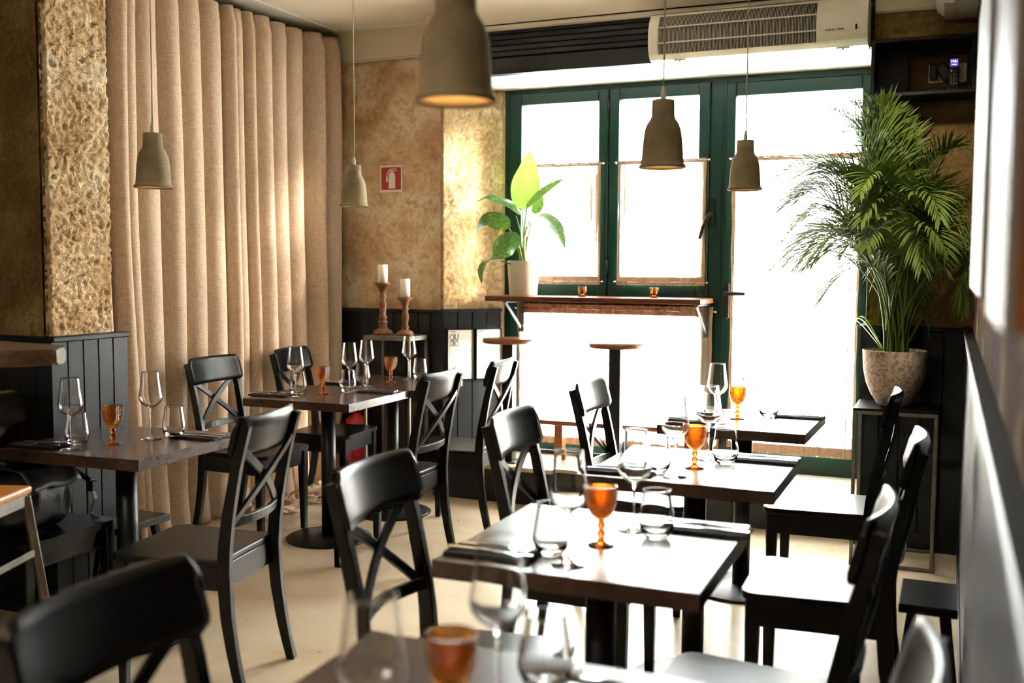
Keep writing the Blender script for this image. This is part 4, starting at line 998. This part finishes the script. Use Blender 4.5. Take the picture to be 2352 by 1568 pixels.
def frond(az, reach, height, droop, nl, ll, st0):
    b = Vector((st0[0], st0[1], 0.235)); d = Vector((cos(az), sin(az), 0))
    n = 26; pts = []
    for k in range(n+1):
        f = k/n; r = reach*(f**1.9); z = 0.235+height*(1-(1-f)**1.55)-droop*max(0, f-0.55)**2*4.9
        pts.append(limx(b+d*r+Vector((0, 0, z-0.235))))
    mb = MB(); mb.tube(pts, [0.0058-0.0048*(k/n) for k in range(n+1)], 6)
    mb.mat('palm')
    st = int(n*0.42)
    for k in range(nl):
        f = 0.48+0.52*k/(nl-1); i = min(int(f*n), n-1); p = pts[i].lerp(pts[i+1], f*n-i); T = (pts[min(i+1, n)]-pts[max(i-1, 0)]).normalized()
        sd = T.cross(Vector((0, 0, 1))); sd = sd.normalized() if sd.length > 0.05 else Vector((-d.y, d.x, 0)); up = sd.cross(T).normalized()
        g = (f-0.48)/0.52; L2 = ll*(0.45+0.9*sin(pi*min(1, g*0.9+0.12)))*rp.uniform(0.85, 1.12)
        for s in (-1, 1):
            a = T*(0.62+0.5*g)+sd*s*(0.75-0.35*g)+up*0.28; a.normalize(); w = 0.0064*rp.uniform(0.8, 1.15)
            m = 6; q0 = p.copy(); prev = None; sag = rp.uniform(0.35, 0.8); cs = a.cross(up).normalized()
            rows = []
            for j in range(m+1):
                h = j/m; c = p+a*(L2*h)-Vector((0, 0, 1))*(L2*sag*h*h*0.55); ww = w*(sin(pi*min(1, 0.12+h*0.88)))**0.8 if j < m else 0.0004
                rows.append([mb.bm.verts.new(limx(c-cs*ww)), mb.bm.verts.new(limx(c+up*ww*0.35)), mb.bm.verts.new(limx(c+cs*ww))])
            for A, B in zip(rows, rows[1:]):
                mb.face([A[0], A[1], B[1], B[0]], True); mb.face([A[1], A[2], B[2], B[1]], True)
    mb.mats = ['stem', 'palm']
    for f in mb.bm.faces: pass
    return mb
def build_frond(mb):
    return mb.build('frond', None, palm)
class MBF(MB): pass
specs = []
for k in range(56):
    az = rp.uniform(0, 2*pi)
    if 0.1 < az < 1.2 and rp.random() < 0.6: az += pi
    inner = rp.random() < 0.35
    reach = rp.uniform(0.08, 0.25) if inner else rp.uniform(0.28, 0.56)
    height = rp.uniform(0.98, 1.22) if inner else rp.uniform(0.60, 1.06)
    if cos(az) > 0: height *= 0.86
    droop = rp.uniform(0.0, 0.1) if inner else rp.uniform(0.08, 0.34)
    specs.append((az, reach, height, droop))
specs += [(pi*(0.86+0.035*k), rp.uniform(0.46, 0.64), rp.uniform(0.62, 1.08), rp.uniform(0.14, 0.36)) for k in range(9)]
specs += [(pi*0.98, 0.55, 0.86, 0.30), (pi*1.05, 0.52, 0.70, 0.34), (pi*0.92, 0.50, 1.0, 0.22), (pi*1.1, 0.28, 1.14, 0.0), (pi*1.0, 0.22, 1.20, 0.02), (pi*0.97, 0.60, 0.75, 0.36), (pi*1.03, 0.56, 0.95, 0.24), (pi*1.2, 0.46, 0.55, 0.28), (pi*1.35, 0.3, 0.9, 0.15)]
for az, reach, height, droop in specs:
    a2 = rp.uniform(0, 6.28); rr_ = rp.uniform(0.0, 0.06)
    mbx = frond(az, reach, height, droop, rp.randint(22, 30), rp.uniform(0.13, 0.22), (rr_*cos(a2), rr_*sin(a2)))
    build_frond(mbx)
# low narrow leaves hanging over the pot rim
for az, L2 in ((pi*1.02, 0.36), (pi*1.1, 0.30), (pi*0.95, 0.26), (-0.5, 0.22)):
    mb = MB(); d = Vector((cos(az), sin(az), 0)); pts = [limx(Vector((0, 0, 0.24))+d*(0.04+0.5*L2*(1-(1-f)**2)+0.02*f)+Vector((0, 0, 0.26*sin(f*pi*0.55)-0.45*L2*f*f*f*1.9))) for f in [k/12 for k in range(13)]]
    def fn(u, v, pts=pts, d=d):
        i = min(int(u*12), 11); p = pts[i].lerp(pts[i+1], u*12-i); w = 0.016*sin(pi*min(1, 0.05+u*0.93)); return p+Vector((-d.y, d.x, 0))*w*(v-0.5)*2+Vector((0, 0, abs(v-.5)*0.01))
    mb.grid(fn, 24, 2); mb.build('frond', 'palm', palm)

# ------------------------------------------------------------------ small stools
def small_stool(loc, rz, lb):
    t = thing('low_stool', lb, 'stool', loc, rz, 'small square black stools')
    MB().box((-0.085, -0.145, 0.330), (0.085, 0.145, 0.358), 0.003).build('seat', 'black_wood', t)
    for sx in (-1, 1):
        for sy in (-1, 1):
            MB().sweep([(sx*0.045, sy*0.09, 0.332), (sx*0.082, sy*0.13, 0.0)], 0.028, 0.028, (1, 0, 0)).build('leg', 'black_wood', t)
    for sy in (-1, 1): MB().box((-0.058, sy*0.108-0.008, 0.15), (0.058, sy*0.108+0.008, 0.172), 0.001).build('stretcher', 'black_wood', t)
    for sx in (-1, 1): MB().box((sx*0.058-0.008, -0.10, 0.20), (sx*0.058+0.008, 0.10, 0.222), 0.001).build('stretcher', 'black_wood', t)
small_stool((-0.033, 3.49, 0), 0, 'small low black stool standing against the right wall panelling')
small_stool((-3.045, 3.20, 0), 0, 'small low black stool half hidden behind the left table, by the pier panelling')

# steel stool with orange wooden seat at the left edge
t = thing('metal_stool', 'steel-framed stool with an orange wood seat at the left edge', 'stool', (-2.63, 2.065, 0), 0.35)
MB().box((-0.16, -0.16, 0.70), (0.16, 0.16, 0.724), 0.008, seg=2).build('seat', 'orange_wood', t)
mb = MB(); 
for s in (-1, 1): mb.box((-0.150, s*0.148-0.003, 0.665), (0.150, s*0.148+0.003, 0.70)); mb.box((s*0.148-0.003, -0.150, 0.665), (s*0.148+0.003, 0.150, 0.70))
mb.build('seat_frame', 'raw_steel', t)
for sx in (-1, 1):
    for sy in (-1, 1): MB().sweep([(sx*0.145, sy*0.145, 0.695), (sx*0.215, sy*0.215, 0.0)], 0.03, 0.022, (sx*0.7, sy*0.7, 0)).build('leg', 'raw_steel', t)
mb = MB()
for s in (-1, 1): mb.sweep([(-0.195, s*0.195, 0.22), (0.195, s*0.195, 0.22)], 0.02, 0.006, (0, 1, 0)); mb.sweep([(s*0.165, -0.165, 0.52), (s*0.165, 0.165, 0.52)], 0.02, 0.006, (1, 0, 0))
mb.build('brace', 'raw_steel', t)

# live edge bar top at the left edge
t = thing('bar_counter', 'thick live-edge wooden bar top reaching in from the left edge', 'counter', (-2.9, 2.2, 0))
mb = MB()
out = [(0.43, 0.15), (0.47, 0.08), (0.44, 0.02), (0.40, -0.05), (0.30, -0.14), (0.15, -0.20), (-0.1, -0.26), (-1.2, -0.30), (-1.2, 0.33), (-0.1, 0.27), (0.2, 0.22), (0.36, 0.20)]
o2 = []
for k in range(len(out)):
    a = Vector(out[k]); b = Vector(out[(k+1) % len(out)])
    for f in (0, 0.25, 0.5, 0.75):
        p = a.lerp(b, f); n_ = noise.noise(Vector((p.x*8, p.y*8, 0)))*0.012; o2.append((p.x+n_, p.y+n_))
mb.poly(list(reversed(o2)), 1.092, 1.140, None, 0.012, 3); mb.build('bar_top', 'slab_wood', t)
MB().box((-1.3, -0.22, 0), (-0.35, 0.22, 1.092), 0.004).build('bar_base', 'charcoal', t)

# bag on the shadowed chair
t = thing('leather_bag', 'soft black leather bag lying on the chair seat at the left edge', 'bag', (-3.0, 2.68, 0.4475), 0.1)
mb = MB()
def bagf(u, v):
    a = u*2*pi; ph = (v-0.5)*pi
    c = math.copysign(abs(cos(a))**0.7, cos(a)); s_ = math.copysign(abs(sin(a))**0.7, sin(a)); cp = cos(ph)**0.55 if 0 < v < 1 else 0.0; sp = math.copysign(abs(sin(ph))**0.8, sin(ph))
    wr = 0.010*noise.fractal(Vector((c*3, s_*3, v*5)), 0.8, 2, 4)
    return Vector(((0.10+wr)*c*cp, (0.145+wr)*s_*cp, 0.11+(0.108+wr*0.5)*sp))
mb.grid(bagf, 44, 26); bmesh.ops.remove_doubles(mb.bm, verts=mb.bm.verts[:], dist=0.0005); mb.build('bag_body', 'leather', t)
mb = MB(); mb.grid(lambda u, v: Vector((-0.07+0.185*u-0.0, -0.12+0.24*v, 0.228-0.13*max(0, u-0.72)*3.2*max(0, u-0.4)+0.006*sin(v*9+u*5))), 20, 12); mb.build('flap', 'leather', t, solid=0.006)
MB().sweep([(0.09, 0.12, 0.19), (0.125, 0.155, 0.15), (0.135, 0.17, 0.08), (0.12, 0.16, 0.03), (0.15, 0.15, 0.008), (0.19, 0.12, 0.006)], 0.03, 0.004, [(1, 0.4, 0)]*4+[(0, 0, 1)]*2).build('strap', 'leather', t)
MB().box((0.118, 0.145, 0.11), (0.14, 0.185, 0.15), 0.004).build('buckle', 'black_metal', t)

# ------------------------------------------------------------------ canvases on the right wall
def canvas(y0, y1, z0, z1, lb):
    t = thing('wall_canvas', lb, 'painting', (XR-0.002, (y0+y1)/2, (z0+z1)/2), 0, 'pale canvases on the right wall'); Y = (y1-y0)/2; Z = (z1-z0)/2
    MB().box((-0.042, -Y, -Z), (-0.026, Y, Z), 0.001).build('stretcher_frame', 'canvas_edge', t)
    MB().box((-0.052, -Y-0.001, -Z-0.001), (-0.041, Y+0.001, Z+0.001), 0.002).build('painted_face', 'canvas', t)
    mb = MB()
    for z in (-Z*0.6, Z*0.6): mb.box((-0.027, -Y*0.7, z-0.02), (0.0, Y*0.7, z+0.02))
    mb.build('wall_batten', 'canvas_edge', t)
canvas(1.78, 2.75, 1.345, 1.98, 'pale canvas on the right wall, the farther and lower-topped one')
canvas(0.98, 1.40, 1.335, 2.35, 'large blurred pale canvas on the right wall, nearest the camera')
